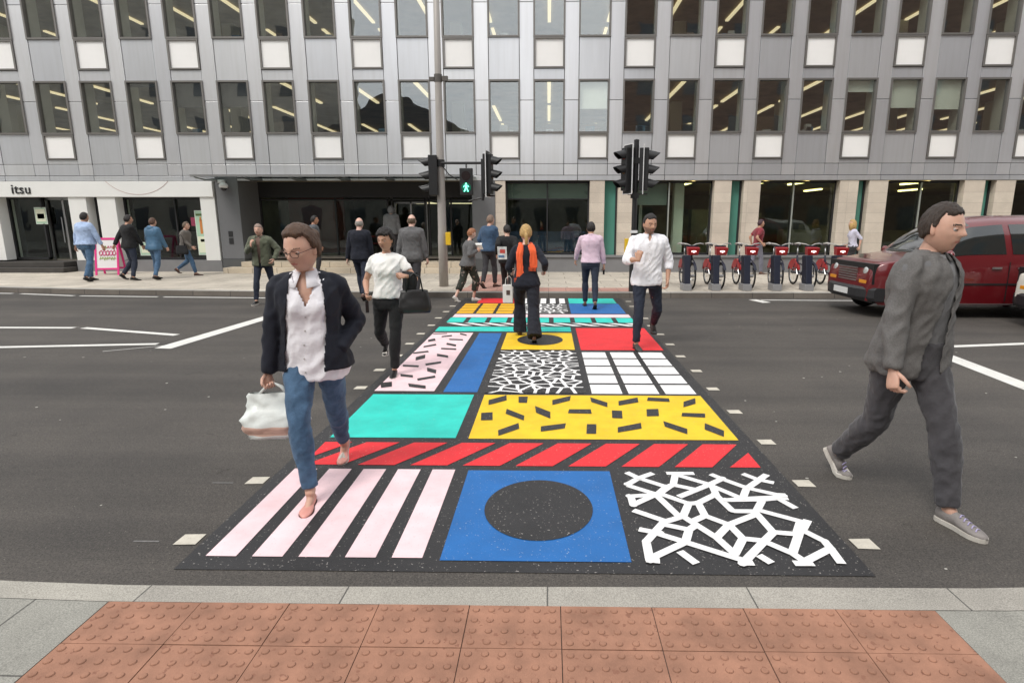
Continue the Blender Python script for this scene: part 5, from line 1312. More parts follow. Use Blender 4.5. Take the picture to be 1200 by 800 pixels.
# 7..20 --- everyone else
nv = person('bald man in navy jacket and jeans walking away towards the office entrance', (-4.08, 12.72, 0), zrot(2), H=1.78, q=1, feet=((-3.96, 12.45, 30, 0, 0), (-4.14, 13.0, 0, 0, 0)), hands=((-3.83, 12.8, .80), (-4.37, 12.68, .80)), skinc=SK_P, hair=('fringe', GREYH),
    outer=dict(mat=F_navy, ease=.030, hem=.86, sleeve=1.0, loose=.012), legs=dict(mat=F_djean, ease=.012, hem=.03, top=.96), shoes=dict(kind='shoe', mat=L_brown, sole=S_dark))
gs = person('bald man in grey suit jacket seen from behind, beside the lamp column', (-2.88, 12.42, 0), zrot(-3), H=1.84, q=1, build=1.08, feet=((-2.76, 12.14, 30, 0, 0), (-2.99, 12.70, 0, 0, 0)), hands=((-2.56, 12.46, .80), (-3.21, 12.40, .80)), skinc=SK_P, hair=('fringe', (.12, .08, .05)),
    outer=dict(mat=F_grey, ease=.032, hem=.80, sleeve=1.0, loose=.015, name='suit_jacket', collar=True), legs=dict(mat=F_char, ease=.018, hem=.02, top=.96, ank=.06), shoes=dict(kind='shoe', mat=L_black, sole=S_dark))
fl = person('ginger haired woman in grey jacket and floral cropped trousers holding white papers', (-1.72, 12.50, 0), zrot(-62), H=1.58, fem=True, q=1, build=1.06, feet=((-1.52, 12.56, 0, 0, 0), (-1.93, 12.28, 42, 0, 0)), hands=((-1.50, 12.42, 1.08), (-1.55, 12.55, 1.06)), elbow=((.3, -1, -.5), (-.3, -1, -.5)), lean=7, head=(0, -20), skinc=SK_P, hair=('short', GINGER, (.066, -.07, -.045)), curl=(.7, .7),
    outer=dict(mat=F_grey, ease=.030, hem=.86, sleeve=.98, loose=.02), legs=dict(mat=F_floral, ease=.030, hem=.17, knee=.075, ank=.075, top=.95, wr=1.6), shoes=dict(kind='trainer', mat=L_white, sole=S_sole))
pp = thing('paper_sheet', 'white folded papers held open by the ginger haired woman', 'papers', (-1.46, 12.47, 1.10), R(-40)); mb = MB(); mb.loft([[(-.11, -.004, 0), (.11, -.004, 0), (.11, .004, 0), (-.11, .004, 0)], [(-.11, -.054, .09), (.11, -.05, .10), (.11, -.042, .10), (-.11, -.046, .09)], [(-.10, -.02, .13), (.10, -.02, .135), (.10, -.012, .135), (-.10, -.012, .13)]]); mb.build('sheet', mat('paper', (.78, .78, .76), .7), pp)
bb = person('grey haired man in dusky blue jacket and grey trousers stepping onto the far pavement', (-1.42, 13.98, .122), zrot(-35), H=1.72, q=1, build=1.05, feet=((-1.22, 14.16, 0, 0, 0), (-1.52, 13.72, 42, 0, 0)), hands=((-1.16, 13.98, .98), (-1.60, 14.10, 1.02)), lean=5, skinc=SK_L, hair=('short', (.22, .15, .11), (.07, -.05, -.02)),
    outer=dict(mat=F_blued, ease=.034, hem=.88, sleeve=1.0, loose=.02), legs=dict(mat=F_char, ease=.014, hem=.03, top=.95), shoes=dict(kind='shoe', mat=L_brown, sole=S_dark))
nm = person('dark haired person in black jacket and trousers walking away with a magazine', (-.905, 12.85, 0), zrot(4), H=1.62, q=1, feet=((-.83, 12.66, 30, 0, 0), (-.96, 13.02, 0, 0, 0)), hands=((-.72, 12.8, .88), (-1.12, 12.74, .98)), lean=3, head=(20, -5), skinc=SK_L, hair=('short', DARK),
    outer=dict(mat=F_black, ease=.030, hem=.84, sleeve=1.0, loose=.015), legs=dict(mat=F_black, ease=.010, hem=.03, top=.95), shoes=dict(kind='shoe', mat=L_black, sole=S_dark))
mg = box_thing('magazine', 'colourful folded magazine held at the side of the person in the black jacket', 'magazine', Vector((-.985, 12.50, 1.02)), (.20, .012, .27), mat('magazine_cover', (.62, .66, .70), .4, var=.5, vscale=9), rz=R(-8), tilt=.15, bev=0)
mb = MB(); mb.obox(Matrix.Rotation(.15, 4, 'X') @ Matrix.Translation((.01, -.009, .04)), .11, .004, .08); mb.mi = 1; mb.obox(Matrix.Rotation(.15, 4, 'X') @ Matrix.Translation((-.02, -.009, -.07)), .13, .004, .05); mb.build('cover_picture', [mat('cover_red', (.55, .08, .07), .4), mat('cover_blue', (.10, .22, .40), .4)], mg)
tb = thing('tote_bag', 'white paper bag with dark print beside the woman with the orange scarf', 'paper bag', (-.60, 8.62, .50), R(-6)); mb = MB(); mb.box(-.075, .075, -.03, .03, 0, .27); mb.build('bag_body', mat('paper_bag', (.74, .73, .69), .8, var=.05, bump=.2), tb, bevel=.006)
mb = MB(); mb.box(-.02, .035, -.033, -.030, .12, .19); mb.build('bag_print', mat('print_dark', (.08, .05, .04), .6), tb)
mb = MB(); mb.tube([(-.04, 0, .27), (-.03, 0, .36), (.02, 0, .40), (.05, 0, .36), (.05, 0, .27)], .005, 6); mb.build('bag_handle', MATS['paper_bag'], tb)
pa = person('man in olive parka and dark jeans stepping off the far kerb towards us', (-5.90, 12.05, 0), zrot(184), H=1.66, q=1, feet=((-6.0, 11.72, 0, 0, 0), (-5.78, 12.36, 42, 0, .02)), hands=((-5.98, 11.78, 1.20), (-5.62, 11.95, .92)), elbow=((.7, -.3, -1), (-.8, -.8, 0)), lean=4, skinc=SK_L, hair=('short', (.30, .22, .18), (.065, -.05, -.015)), handdir=((-.2, .1, 1), None), palm=((-.6, -.6, 0), None),
    top=dict(mat=fabric('brown_tee', (.16, .10, .08)), ease=.012, hem=.9, sleeve=.3), outer=dict(mat=F_olive, ease=.034, hem=.84, sleeve=1.0, loose=.025, wr=1.6, name='parka', collar=True, open=[(.8, .02), (1.25, .03), (1.47, .06)]), legs=dict(mat=F_djean, ease=.006, hem=.03, knee=.056, ank=.048, top=.95), shoes=dict(kind='trainer', mat=L_black, sole=S_sole))
bs = person('heavyset man in pale blue shirt and jeans walking away past the white shop pier', (-12.15, 15.35, .122), zrot(-10), H=1.80, q=1, build=1.14, feet=((-12.02, 15.12, 25, 0, 0), (-12.22, 15.58, 0, 0, 0)), hands=((-11.75, 15.45, .92), (-12.50, 15.40, .92)), elbow=((.7, -.8, 0), (-.7, -.8, 0)), skinc=SK_M, hair=('short', DARK),
    top=dict(mat=F_blues, ease=.026, hem=.93, sleeve=.95, loose=.03, collar=True, wr=1.4), legs=dict(mat=F_jean, ease=.016, hem=.02, top=.97, ank=.058), shoes=dict(kind='shoe', mat=L_black, sole=S_dark))
dk = person('man in black jacket and dark jeans walking away, second figure from the pink sign', (-11.20, 15.62, .122), zrot(-28), H=1.74, q=1, feet=((-11.0, 15.48, 10, 0, 0), (-11.36, 15.52, 40, 0, .02)), hands=((-10.93, 15.80, .95), (-11.55, 15.42, .92)), skinc=SK_M, hair=('short', DARK),
    outer=dict(mat=F_black, ease=.032, hem=.86, sleeve=1.0, loose=.02), legs=dict(mat=F_djean, ease=.012, hem=.02, top=.97), shoes=dict(kind='shoe', mat=L_black, sole=S_dark))
bj = person('man in bright blue hooded jacket and jeans walking away along the shop window', (-10.66, 15.80, .122), zrot(-12), H=1.66, q=1, feet=((-10.54, 15.62, 20, 0, 0), (-10.74, 16.0, 0, 0, 0)), hands=((-10.42, 15.95, .98), (-10.92, 15.95, .96)), skinc=SK_L, hair=('short', (.10, .05, .03)),
    outer=dict(mat=F_bluej, ease=.038, hem=.84, sleeve=1.0, loose=.02, collar=True), legs=dict(mat=F_jean, ease=.012, hem=.02, top=.97), shoes=dict(kind='shoe', mat=L_black, sole=S_dark))
hd_ = MB(); c = bj['nb']; hd_.ball((c.x, c.y - .075, c.z - .01), (.10, .055, .075), 18, 10); hd_.build('hood', F_bluej, bj['root'], smooth=True)
bb2 = person('person in grey brown jacket striding right past the tall poster with a shoulder bag', (-10.55, 17.0, .122), zrot(-78), H=1.58, q=0, feet=((-10.18, 16.96, 0, 0, 0), (-10.86, 17.05, 45, 0, .05)), hands=((-10.3, 16.9, .95), (-10.75, 17.05, .85)), lean=6, skinc=SK_L, hair=('short', (.12, .08, .05)),
    outer=dict(mat=fabric('taupe_cloth', (.13, .115, .10)), ease=.032, hem=.84, sleeve=1.0, loose=.02), legs=dict(mat=F_jean, ease=.014, hem=.02, top=.97), shoes=dict(kind='shoe', mat=L_brown, sole=S_dark))
handbag('shoulder_bag', 'dark shoulder bag at the hip of the person in the grey brown jacket', Vector((-10.52, 16.78, 1.30)), R(-78 + 90), w_=.34, h_=.26, d_=.14, m_=F_black, drop=.30)
d2 = person('man in slate grey jacket walking in front of the dark entrance glass', (-6.62, 16.6, .122), zrot(-60), H=1.74, q=0, feet=((-6.5, 16.7, 0, 0, 0), (-6.8, 16.4, 35, 0, 0)), hands=((-6.4, 16.5, .95), (-6.8, 16.8, .95)), skinc=SK_T, hair=('short', DARK),
    outer=dict(mat=fabric('slate_cloth', (.07, .075, .085)), ease=.03, hem=.86, sleeve=1.0), legs=dict(mat=F_char, ease=.014, hem=.02, top=.97), shoes=dict(kind='shoe', mat=L_black, sole=S_dark))
en = person('man in grey hooded top going in through the office doors', (-5.02, 18.95, .44), zrot(3), H=1.72, q=0, feet=((-4.92, 18.85, 20, 0, 0), (-5.12, 19.1, 0, 0, 0)), skinc=SK_L, hair=('short', (.12, .11, .10)),
    outer=dict(mat=fabric('hoody_grey', (.17, .17, .18)), ease=.036, hem=.84, sleeve=1.0), legs=dict(mat=F_char, ease=.014, hem=.02, top=.97), shoes=dict(kind='shoe', mat=L_black, sole=S_dark), hands=((-4.76, 19.0, 1.25), (-5.28, 19.0, 1.25)))
c = en['HM'].translation; hd_ = MB(); hd_.ball((c.x, c.y - .035, c.z + .005), (.105, .115, .140), 20, 12); hd_.build('hood', MATS['hoody_grey'], en['root'], smooth=True)
ma = person('person in maroon T-shirt walking behind the docked bikes', (6.10, 17.4, .122), zrot(-85), H=1.62, q=0, feet=((6.35, 17.35, 0, 0, 0), (5.85, 17.45, 40, 0, 0)), hands=((6.15, 17.15, 1.05), (6.0, 17.6, 1.0)), skinc=SK_M, hair=('short', (.05, .02, .03)),
    top=dict(mat=F_maroon, ease=.02, hem=.9, sleeve=.4), legs=dict(mat=fabric('mauve_grey', (.16, .16, .20)), ease=.02, hem=.03, top=.95), shoes=dict(kind='trainer', mat=L_brown, sole=S_sole))
bl_ = person('blonde person in pale top beside the last docked bike in view', (8.85, 17.4, .122), zrot(80), H=1.62, fem=True, q=0, feet=((8.65, 17.35, 0, 0, 0), (9.05, 17.45, 40, 0, 0)), hands=((8.75, 17.55, 1.0), (8.95, 17.2, .95)), skinc=SK_L, hair=('long', BLOND),
    top=dict(mat=fabric('lilac_top', (.55, .54, .66)), ease=.02, hem=.9, sleeve=.6), legs=dict(mat=F_char, ease=.012, hem=.03, top=.95), shoes=dict(kind='trainer', mat=L_black, sole=S_sole))

# ================================================================ signals and lamp column
M_sig = mat('signal_black', (.014, .014, .015), .45, var=.2, vscale=10)
M_lens = mat('signal_lens_red', (.10, .008, .006), .2); M_lens2 = mat('signal_lens_amber', (.12, .05, .005), .2); M_lens3 = mat('signal_lens_green', (.005, .05, .03), .2)
M_col = mat('lamp_grey', (.36, .335, .31), .55, .15, var=.10, vscale=3, stretch=(3, 3, .5))
M_wb = mat('border_white', (.75, .75, .75), .5)
M_yb = mat('button_yellow', (.75, .48, .02), .45)
def signal_head(parent, x, z0, ang, label=None, board=True):
    """head about .95 m tall, faces local -Y before rotation by ang"""
    h = MB(); h.box(-.115, .115, 0, .20, .03, .93)
    o = h.build('signal_head', M_sig, parent, bevel=.012); o.location = (x[0], x[1], z0); o.rotation_euler = (0, 0, ang)
    if label: o['label'] = label
    if board:
        b = MB(); b.box(-.185, .185, .10, .112, -.03, .99); b.build('backing_board', M_sig, o)
        b = MB(); t = .022
        for q in ((-.20, -.185, -.045, 1.005), (.185, .20, -.045, 1.005)): b.box(q[0], q[1], .098, .114, q[2], q[3])
        b.box(-.185, .185, .098, .114, -.045, -.03); b.box(-.185, .185, .098, .114, .99, 1.005); b.build('board_border', M_wb, o)
    for i, lm in enumerate((M_lens3, M_lens2, M_lens)):
        z = .175 + .30 * i
        l = MB(); l.ball((0, 0.0, z), (.098, .02, .098), 20, 10); l.build('lens', lm, o, smooth=True)
        v = MB(); r = .115; n = 22; A = []; B_ = []; A2 = []; B2 = []
        for k in range(n + 1):
            a = R(-38) + R(256) * k / n; ln = .05 + .19 * (.5 + .5 * math.sin(a)); dz = -.045 * ln / .2
            A.append((r * math.cos(a), 0, z + r * math.sin(a))); B_.append((r * .93 * math.cos(a), -ln, z + dz + r * .93 * math.sin(a)))
            A2.append((r * .95 * math.cos(a), 0, z + r * .95 * math.sin(a))); B2.append((r * .88 * math.cos(a), -ln, z + dz + r * .88 * math.sin(a)))
        v.loft([A, B_, B2, A2, A], cap=False, closed=False); v.build('visor', M_sig, o, smooth=False)
    return o
lamp = thing('street_lamp', 'tall grey lamp column carrying traffic signals and a lit green walking figure', 'lamp post', (-2.55, 14.2, .122))
m = MB(); m.tube([(0, 0, 0), (0, 0, 1.2), (0, 0, 1.25), (.02, 0, 4.6), (.06, 0, 9.0)], [.112, .108, .100, .078, .055], 20); m.build('column', M_col, lamp, smooth=True)
m = MB(); m.tube([(.06, 0, 9.0), (.08, -.3, 9.3), (.08, -1.0, 9.4)], .03, 10); m.build('lamp_arm', M_col, lamp, smooth=True)
m = MB(); m.ball((.08, -1.3, 9.38), (.16, .38, .08), 16, 8); m.build('lantern', M_col, lamp, smooth=True)
m = MB(); m.cyl((0.02, 0, 4.66), (0.02, 0, 4.82), .092, 16); m.box(-.18, -.07, -.05, .05, 4.68, 4.76); m.box(.11, .24, -.05, .05, 4.68, 4.78); m.build('clamp', mat('clamp_metal', (.12, .11, .10), .5, .5), lamp)
m = MB(); m.tube([(-.02, -.08, 2.88), (1.06, -.08, 2.88)], .030, 10); m.tube([(1.0, -.08, 2.97), (1.0, -.08, 2.03)], .034, 10); m.tube([(.98, -.08, 2.14), (1.28, -.08, 2.14)], .02, 8); m.tube([(.98, -.08, 2.86), (1.28, -.08, 2.86)], .016, 8)
m.tube([(0, -.08, 2.88), (-.30, -.08, 2.88)], .024, 8); m.tube([(.08, -.1, 2.80), (.22, -.1, 2.62), (.42, -.1, 2.50)], .013, 6); m.cyl((0, 0, 2.80), (0, 0, 2.96), .112, 18); m.tube([(.66, -.08, 2.02), (1.0, -.08, 2.10)], .018, 8)
m.build('bracket_arm', M_sig, lamp)
signal_head(lamp, (-.12 - .13, -.12), 2.12, R(-90) + R(8), 'traffic signal head facing left', board=False)
signal_head(lamp, (1.23, -.10), 2.15, R(90) - R(10), 'traffic signal head facing right, edge of its backing board white')
m = MB(); m.box(-.15, .15, -.08, .06, 0, .60); m.box(-.015, .015, -.02, .02, .60, .72)
pdn = m.build('pedestrian_signal', M_sig, lamp, bevel=.012); pdn.location = (.625, -.10, 2.16)
m = MB(); m.cyl((0, -.082, .43), (0, -.090, .43), .105, 24); m.build('red_lens', mat('dead_lens', (.02, .012, .012), .2), pdn)
m = MB(); m.cyl((0, -.082, .165), (0, -.088, .165), .112, 28); m.build('green_lens', mat('green_back', (.0, .05, .03), .3, emit=(.0, .55, .30), estr=.10), pdn)
M_gm = mat('green_man_light', (.2, .9, .6), .4, emit=(.18, 1.0, .66), estr=2.0)
m = MB(); y0, y1 = -.098, -.089
m.cyl((.0, y1, .245), (.0, y0, .245), .021, 12)
def pr(pts): m.prism([(x, y0, z) for x, z in pts], [(x, y1, z) for x, z in pts])
pr([(-.028, .215), (.028, .215), (.024, .150), (-.022, .150)]); pr([(-.022, .1495), (.002, .1495), (-.020, .095), (-.032, .070), (-.060, .072), (-.045, .100)]); pr([(.002, .1495), (.024, .1495), (.045, .105), (.058, .072), (.034, .070), (.022, .098)])
pr([(-.030, .212), (-.055, .165), (-.068, .170), (-.040, .218)]); pr([(.030, .212), (.058, .170), (.070, .178), (.040, .218)])
m.build('green_man', M_gm, pdn)
m = MB(); m.box(.10, .22, -.16, -.08, 1.00, 1.30); m.build('push_button_box', M_yb, lamp, bevel=.01)

tl = thing('traffic_light', 'black traffic light pole with two signal heads and a yellow button box', 'traffic light', (1.89, 13.25, .122))
m = MB(); m.tube([(0, 0, 0), (0, 0, .95), (0, 0, 1.0), (0, 0, 3.26)], [.075, .075, .058, .055], 18); m.ball((0, 0, 3.26), (.06, .06, .03)); m.build('pole', M_sig, tl, smooth=False)
m = MB(); m.box(-.09, .075, -.07, .07, 2.05, 2.16); m.box(-.09, .075, -.07, .07, 2.78, 2.90)
for z in (2.14, 2.86): m.tube([(-.16, 0, z), (.27, 0, z)], .018, 8)
m.build('bracket_arm', M_sig, tl)
signal_head(tl, (-.27, -.04), 2.18, R(-90) + R(22), 'traffic signal head facing left, white bordered board')
signal_head(tl, (.28, .02), 2.18, R(90) - R(10), 'traffic signal head facing right')
m = MB(); m.box(-.20, -.075, -.09, .04, .84, 1.18); bo = m.build('push_button_box', M_yb, tl, bevel=.01)
m = MB(); m.cyl((-.14, -.091, .92), (-.14, -.10, .92), .022, 14); m.build('push_button', M_sig, bo)
m = MB(); m.box(-.075, .075, -.062, .062, 1.30, 1.36); m.build('pole_band', M_wb, tl)

# ================================================================ docked hire bikes
M_tyre = mat('tyre_rubber', (.012, .012, .012), .85); M_rim = mat('alloy', (.45, .45, .45), .3, .9)
M_nv = mat('bike_navy', (.007, .010, .026), .55); M_rd = mat('bike_red', (.36, .016, .018), .35, coat=.3)
M_glow = mat('bike_badge_light', (.9, .6, .6), .4, emit=(1.0, .55, .52), estr=1.4); M_gripw = mat('grip_silver', (.50, .48, .45), .4, .4)
def make_bike():
    t = thing('hire_bike', '', 'bicycle', (0, 0, 0))
    for y in (0, 1.08):
        w_ = MB(); w_.torus((0, y, .30), .283, .021, 'X', 34, 10); wo2 = w_.build('wheel', M_tyre, t, smooth=True)
        w_ = MB(); w_.torus((0, y, .30), .252, .011, 'X', 30, 6); w_.cyl((-.05, y, .30), (.05, y, .30), .035, 14)
        for i in range(16):
            a = 2 * math.pi * i / 16; w_.cyl((.02 * (-1) ** i, y, .30), (0, y + math.cos(a) * .25, .30 + math.sin(a) * .25), .0016, 4)
        w_.build('rim', M_rim, wo2)
    f = MB(); f.tube([(0, .20, .78), (0, .34, .48), (0, .58, .30), (0, .80, .31)], [.032, .034, .036, .030], 12); f.tube([(0, .80, .28), (0, .90, .62), (0, .93, .72)], .024, 10); f.tube([(0, .34, .50), (0, .88, .55)], .018, 8)
    for s in (1, -1): f.tube([(s * .055, 1.08, .30), (s * .03, .62, .30)], .012, 6); f.tube([(s * .055, 1.08, .30), (s * .02, .91, .62)], .010, 6); f.tube([(s * .055, 0, .30), (s * .055, .08, .62), (s * .02, .16, .68)], .013, 8)
    f.tube([(0, .14, .66), (0, .23, .95)], .022, 10); f.build('frame', M_nv, t, smooth=True)
    g_ = MB()
    pts = [(.335 * math.cos(a), .30 + .335 * math.sin(a)) for a in np.linspace(R(10), R(165), 18)]
    g_.loft([[(-.03, 1.08 + a, b), (.03, 1.08 + a, b), (.034, 1.08 + a * .98, .30 + (b - .3) * .98), (-.034, 1.08 + a * .98, .30 + (b - .3) * .98)] for a, b in pts])
    for s in (1, -1):
        g_.poly([(s * .036, 1.08 + a, b) for a, b in pts[2:-1]] + [(s * .036, 1.08 - .12, .36), (s * .036, 1.16, .36)])
    g_.build('rear_mudguard', M_rd, t)
    g_ = MB(); pts = [(.325 * math.cos(a), .30 + .325 * math.sin(a)) for a in np.linspace(R(30), R(150), 14)]
    g_.loft([[(-.03, a, b), (.03, a, b), (.03, a * .98, .30 + (b - .3) * .98), (-.03, a * .98, .30 + (b - .3) * .98)] for a, b in pts]); g_.build('front_mudguard', M_nv, t)
    h = MB(); h.tube([(-.30, .36, 1.03), (-.26, .28, 1.05), (-.10, .22, 1.03), (0, .21, .98), (.10, .22, 1.03), (.26, .28, 1.05), (.30, .36, 1.03)], .013, 8); h.tube([(0, .22, .90), (0, .21, 1.0)], .02, 8); ho = h.build('handlebar', M_gripw, t, smooth=True)
    for s in (1, -1):
        h = MB(); h.tube([(s * .235, .265, 1.052), (s * .295, .37, 1.032)], .021, 10); h.build('grip', M_gripw if s < 0 else mat('grip_black', (.03, .03, .03), .7), ho, smooth=True)
        h = MB(); h.tube([(s * .20, .22, 1.045), (s * .27, .20, 1.02)], .008, 6); h.build('brake_lever', M_rim, ho)
    p = MB(); p.loft([[(-.115, .02, .78), (.115, .02, .78), (.115, .19, .78), (-.115, .19, .78)], [(-.14, -.03, .95), (.14, -.03, .95), (.14, .17, .97), (-.14, .17, .97)]]); po = p.build('front_carrier', M_rd, t, bevel=.012)
    p = MB(); M_ = Matrix.Translation((0, -.013, .87)) @ Matrix.Rotation(R(-16), 4, 'X'); p.obox(M_, .11, .008, .032); p.obox(M_ @ Matrix.Translation((0, -.001, .0)), .034, .008, .065); p.build('badge', M_glow, po)
    p = MB(); p.box(-.13, .13, .14, .20, .97, 1.0); p.build('carrier_strap', M_nv, po)
    s_ = MB(); s_.cyl((0, .92, .66), (0, .95, .95), .014, 10); s_.build('seat_post', M_rim, t, smooth=True)
    s_ = MB(); rings = []
    for y, wv, z in ((.80, .018, .97), (.84, .026, .985), (.92, .055, .985), (1.0, .088, .99), (1.06, .090, 1.0), (1.09, .05, .99)):
        rings.append([(math.cos(a) * wv, y, z + math.sin(a) * .028) for a in [2 * math.pi * k / 12 for k in range(12)]])
    s_.loft(rings); s_.build('saddle', mat('saddle_black', (.02, .02, .02), .6), t, smooth=True)
    p = MB(); p.cyl((-.09, .60, .29), (.09, .60, .29), .02, 10); p.tube([(.09, .60, .29), (.10, .52, .15)], .01, 6); p.box(.10, .18, .49, .56, .14, .165); p.tube([(-.09, .60, .29), (-.10, .68, .43)], .01, 6); p.box(-.18, -.10, .65, .72, .42, .445); p.build('crank', M_rim, t)
    k_ = MB(); k_.tube([(.03, .70, .25), (.13, .78, .02)], .010, 6); k_.build('kickstand', M_rim, t)
    return t
def make_dock():
    t = thing('docking_post', '', 'bike dock', (0, 0, 0))
    p = MB(); p.loft([[(-.07, .03, .155), (.07, .03, .155), (.07, .30, .155), (-.07, .30, .155)], [(-.07, .10, .50), (.07, .10, .50), (.07, .34, .50), (-.07, .34, .50)], [(-.085, .16, .80), (.085, .16, .80), (.085, .36, .78), (-.085, .36, .78)]]); p.build('dock_body', M_nv, t, bevel=.015)
    p = MB(); p.box(-.10, .10, 0, .34, 0, .155); p.build('dock_base', mat('dock_grey', (.30, .30, .31), .5, .3, var=.1), t, bevel=.01)
    p = MB(); p.ball((-.06, .12, .28), (.012, .012, .012), 8, 6); p.ball((.06, .12, .28), (.012, .012, .012), 8, 6); p.box(-.075, .075, .148, .155, .64, .70); p.build('dock_lights', mat('dock_silver', (.6, .6, .62), .3, .5), t)
    return t
bike0, dock0 = make_bike(), make_dock()
names = ['leftmost', 'second from the left', 'third from the left', 'fourth from the left', 'fifth from the left', 'sixth, half behind the red taxi']
for i, (X, off) in enumerate(zip((3.17, 3.83, 4.53, 5.21, 5.93, 6.60), (.0, .03, .0, -.18, -.03, -.04))):
    b = bike0 if i == 0 else copy_tree(bike0); d = dock0 if i == 0 else copy_tree(dock0)
    b.location = (X + .20, 13.78, .122); b.rotation_euler = (0, 0, math.atan2(off, 1.08)); d.location = (X, 13.36, .122)
    b['label'] = 'red and navy hire bike in the row of docks, ' + names[i]; b['group'] = 'hire bikes docked along the kerb'
    d['label'] = 'navy docking post holding the hire bike that is ' + names[i].replace('sixth, half', 'sixth and half'); d['group'] = 'docking posts along the kerb'

# ================================================================ vehicles
def make_cab(name, label, cat, loc, paint_, plate_c, scale=1.0):
    """nose towards -X; local origin under the near front corner; width along +Y"""
    t = thing(name, label, cat, loc); W = 1.76; Ln = 4.55
    top = [(0, .50), (.015, .72), (.06, .90), (.18, .985), (.5, 1.03), (.95, 1.10), (1.02, 1.115), (1.28, 1.42), (1.50, 1.635), (1.72, 1.72), (2.2, 1.775), (2.9, 1.79), (3.6, 1.765), (3.98, 1.69), (4.22, 1.45), (4.40, 1.12), (4.50, .98), (4.55, .70), (4.56, .5)]
    tu = [a for a, b in top]; tz = [b for a, b in top]
    wheels = (.78, 3.62); rw = .315
    us = sorted(set([0, .015, .06, .12, .18, .3, .95, 1.02, 1.28, 1.5, 1.72, 2.2, 2.55, 2.9, 3.98, 4.22, 4.40, 4.50, 4.55, 4.56] + [round(wc + rw * 1.17 * math.cos(a), 3) for wc in wheels for a in np.linspace(0, math.pi, 15)]))
    rings = []
    for u in us:
        zt = float(np.interp(u, tu, tz)); zb = .24 if .15 < u < 4.4 else .30
        for wc in wheels:
            d = abs(u - wc)
            if d < rw * 1.17: zb = max(zb, .31 + math.sqrt(max(0, (rw * 1.17) ** 2 - d * d)))
        nose = .16 * math.exp(-u / .16) + .10 * math.exp(-(4.56 - u) / .12)
        cab = smooth01((u - .95) / .6) * (1 - smooth01((u - 4.05) / .4))
        half = []
        bz_ = min(zt - .02, 1.03)
        zs = [zb, max(zb + .005, min(.45, bz_ - .02)), max(zb + .01, min(.75, bz_ - .01)), bz_ * .97 if zt < 1.03 else .95, bz_]
        ys = [.02, -.01, -.02, -.005, .015]
        for y, z in zip(ys, zs): half.append((y + nose, z))
        # greenhouse
        gt = zt
        half += [(.03 + nose + .0 * cab, bz_ + (gt - bz_) * .12), (.10 * cab + .05 + nose, bz_ + (gt - bz_) * .55), (.17 * cab + .10 + nose, bz_ + (gt - bz_) * .84), (.26 * cab + .22 + nose, bz_ + (gt - bz_) * .965), (W / 2 - .25, gt), (W / 2, gt + .004)]
        ring = [(u, y, z) for y, z in half] + [(u, W - y, z) for y, z in half[::-1][1:]]
        rings.append(ring)
    M_gl = mat('car_glass', (.012, .016, .016), .05, coat=1.0, spec=.8)
    b = MB(); b.loft(rings, cap=False, closed=False)
    for q_ in range(len(b.f)):
        c_ = [sum(b.v[i][a] for i in b.f[q_]) / len(b.f[q_]) for a in range(3)]
        if 1.03 < c_[0] < 1.70 and .22 < c_[1] < W - .22 and c_[2] > 1.13: b.m[q_] = 1
    bo = b.build('car_body', [paint_, M_gl], t, smooth=True, recalc=True)
    m_ = bo.modifiers.new('e', 'EDGE_SPLIT'); m_.split_angle = R(38)
    ub = MB(); ub.box(.1, 4.45, .12, W - .12, .26, .60); ub.box(.05, 4.5, .08, W - .08, .60, .95); ub.build('underbody', M_sig, t)
    fc = MB(); fc.poly([(0.003, .18, .35), (.003, W - .18, .35), (.02, W - .2, .72), (.02, .2, .72)]); fc.build('front_panel', paint_, t)
    M_gl = mat('car_glass', (.012, .016, .016), .05, coat=1.0, spec=.8)
    def side_pt(u, f, off=-.006, far=False):
        zt = float(np.interp(u, tu, tz)); cab = smooth01((u - .95) / .6) * (1 - smooth01((u - 4.05) / .4)); bz2 = 1.03
        fs = [0, .12, .55, .84, .965]; yy = [.015, .03, .10 * cab + .05, .17 * cab + .10, .26 * cab + .22]
        y = float(np.interp(f, fs, yy)) + off; return (u, (W - y) if far else y, bz2 + (zt - bz2) * f)
    for far in (False, True):
        for (ua, ub2, fa, fb, ua2) in ((1.22, 2.25, .13, .80, 1.62), (2.36, 3.40, .13, .80, 2.36), (3.50, 4.12, .16, .78, 3.50)):
            g_ = MB(); rr_ = []
            for j in range(7):
                f = fa + (fb - fa) * j / 6; us_ = ua + (ua2 - ua) * j / 6; ue = ub2 - (.12 * j / 6 if ub2 > 4 else 0)
                rr_.append([side_pt(us_ + (ue - us_) * k / 6, f, -.008, far) for k in range(7)])
            g_.loft(rr_, cap=False, closed=False); g_.build('side_window', M_gl, t, smooth=True, recalc=False)
        if not far:
            sm = MB()
            for u in (1.18, 2.30, 3.45): sm.box(u - .005, u + .005, -.028, -.015, .32, 1.0)
            sm.box(1.0, 4.3, -.026, -.012, .60, .63); sm.build('door_seam', M_sig, t)
            ch = MB(); ch.box(1.2, 3.3, .006, .016, .255, .275); ch.build('sill_trim', M_steel, t)
            for u in (2.08, 2.52): hh = MB(); hh.box(u - .08, u + .08, -.045, -.02, .88, .91); hh.build('door_handle', M_rim, t)
        mr = MB(); yy = W + .10 if far else -.10; mr.ball((1.20, yy, 1.12), (.06, .10, .08), 12, 8); mr.build('wing_mirror', paint_, t, smooth=True)
    ws_ = MB(); rr_ = []
    for j in range(6):
        u = 1.06 + .60 * j / 5; zt = float(np.interp(u, tu, tz)); ins = .18 + .22 * j / 5
        rr_.append([(u - .015, ins + (W - 2 * ins) * k / 8, zt + .012 + .0 * k) for k in range(9)])
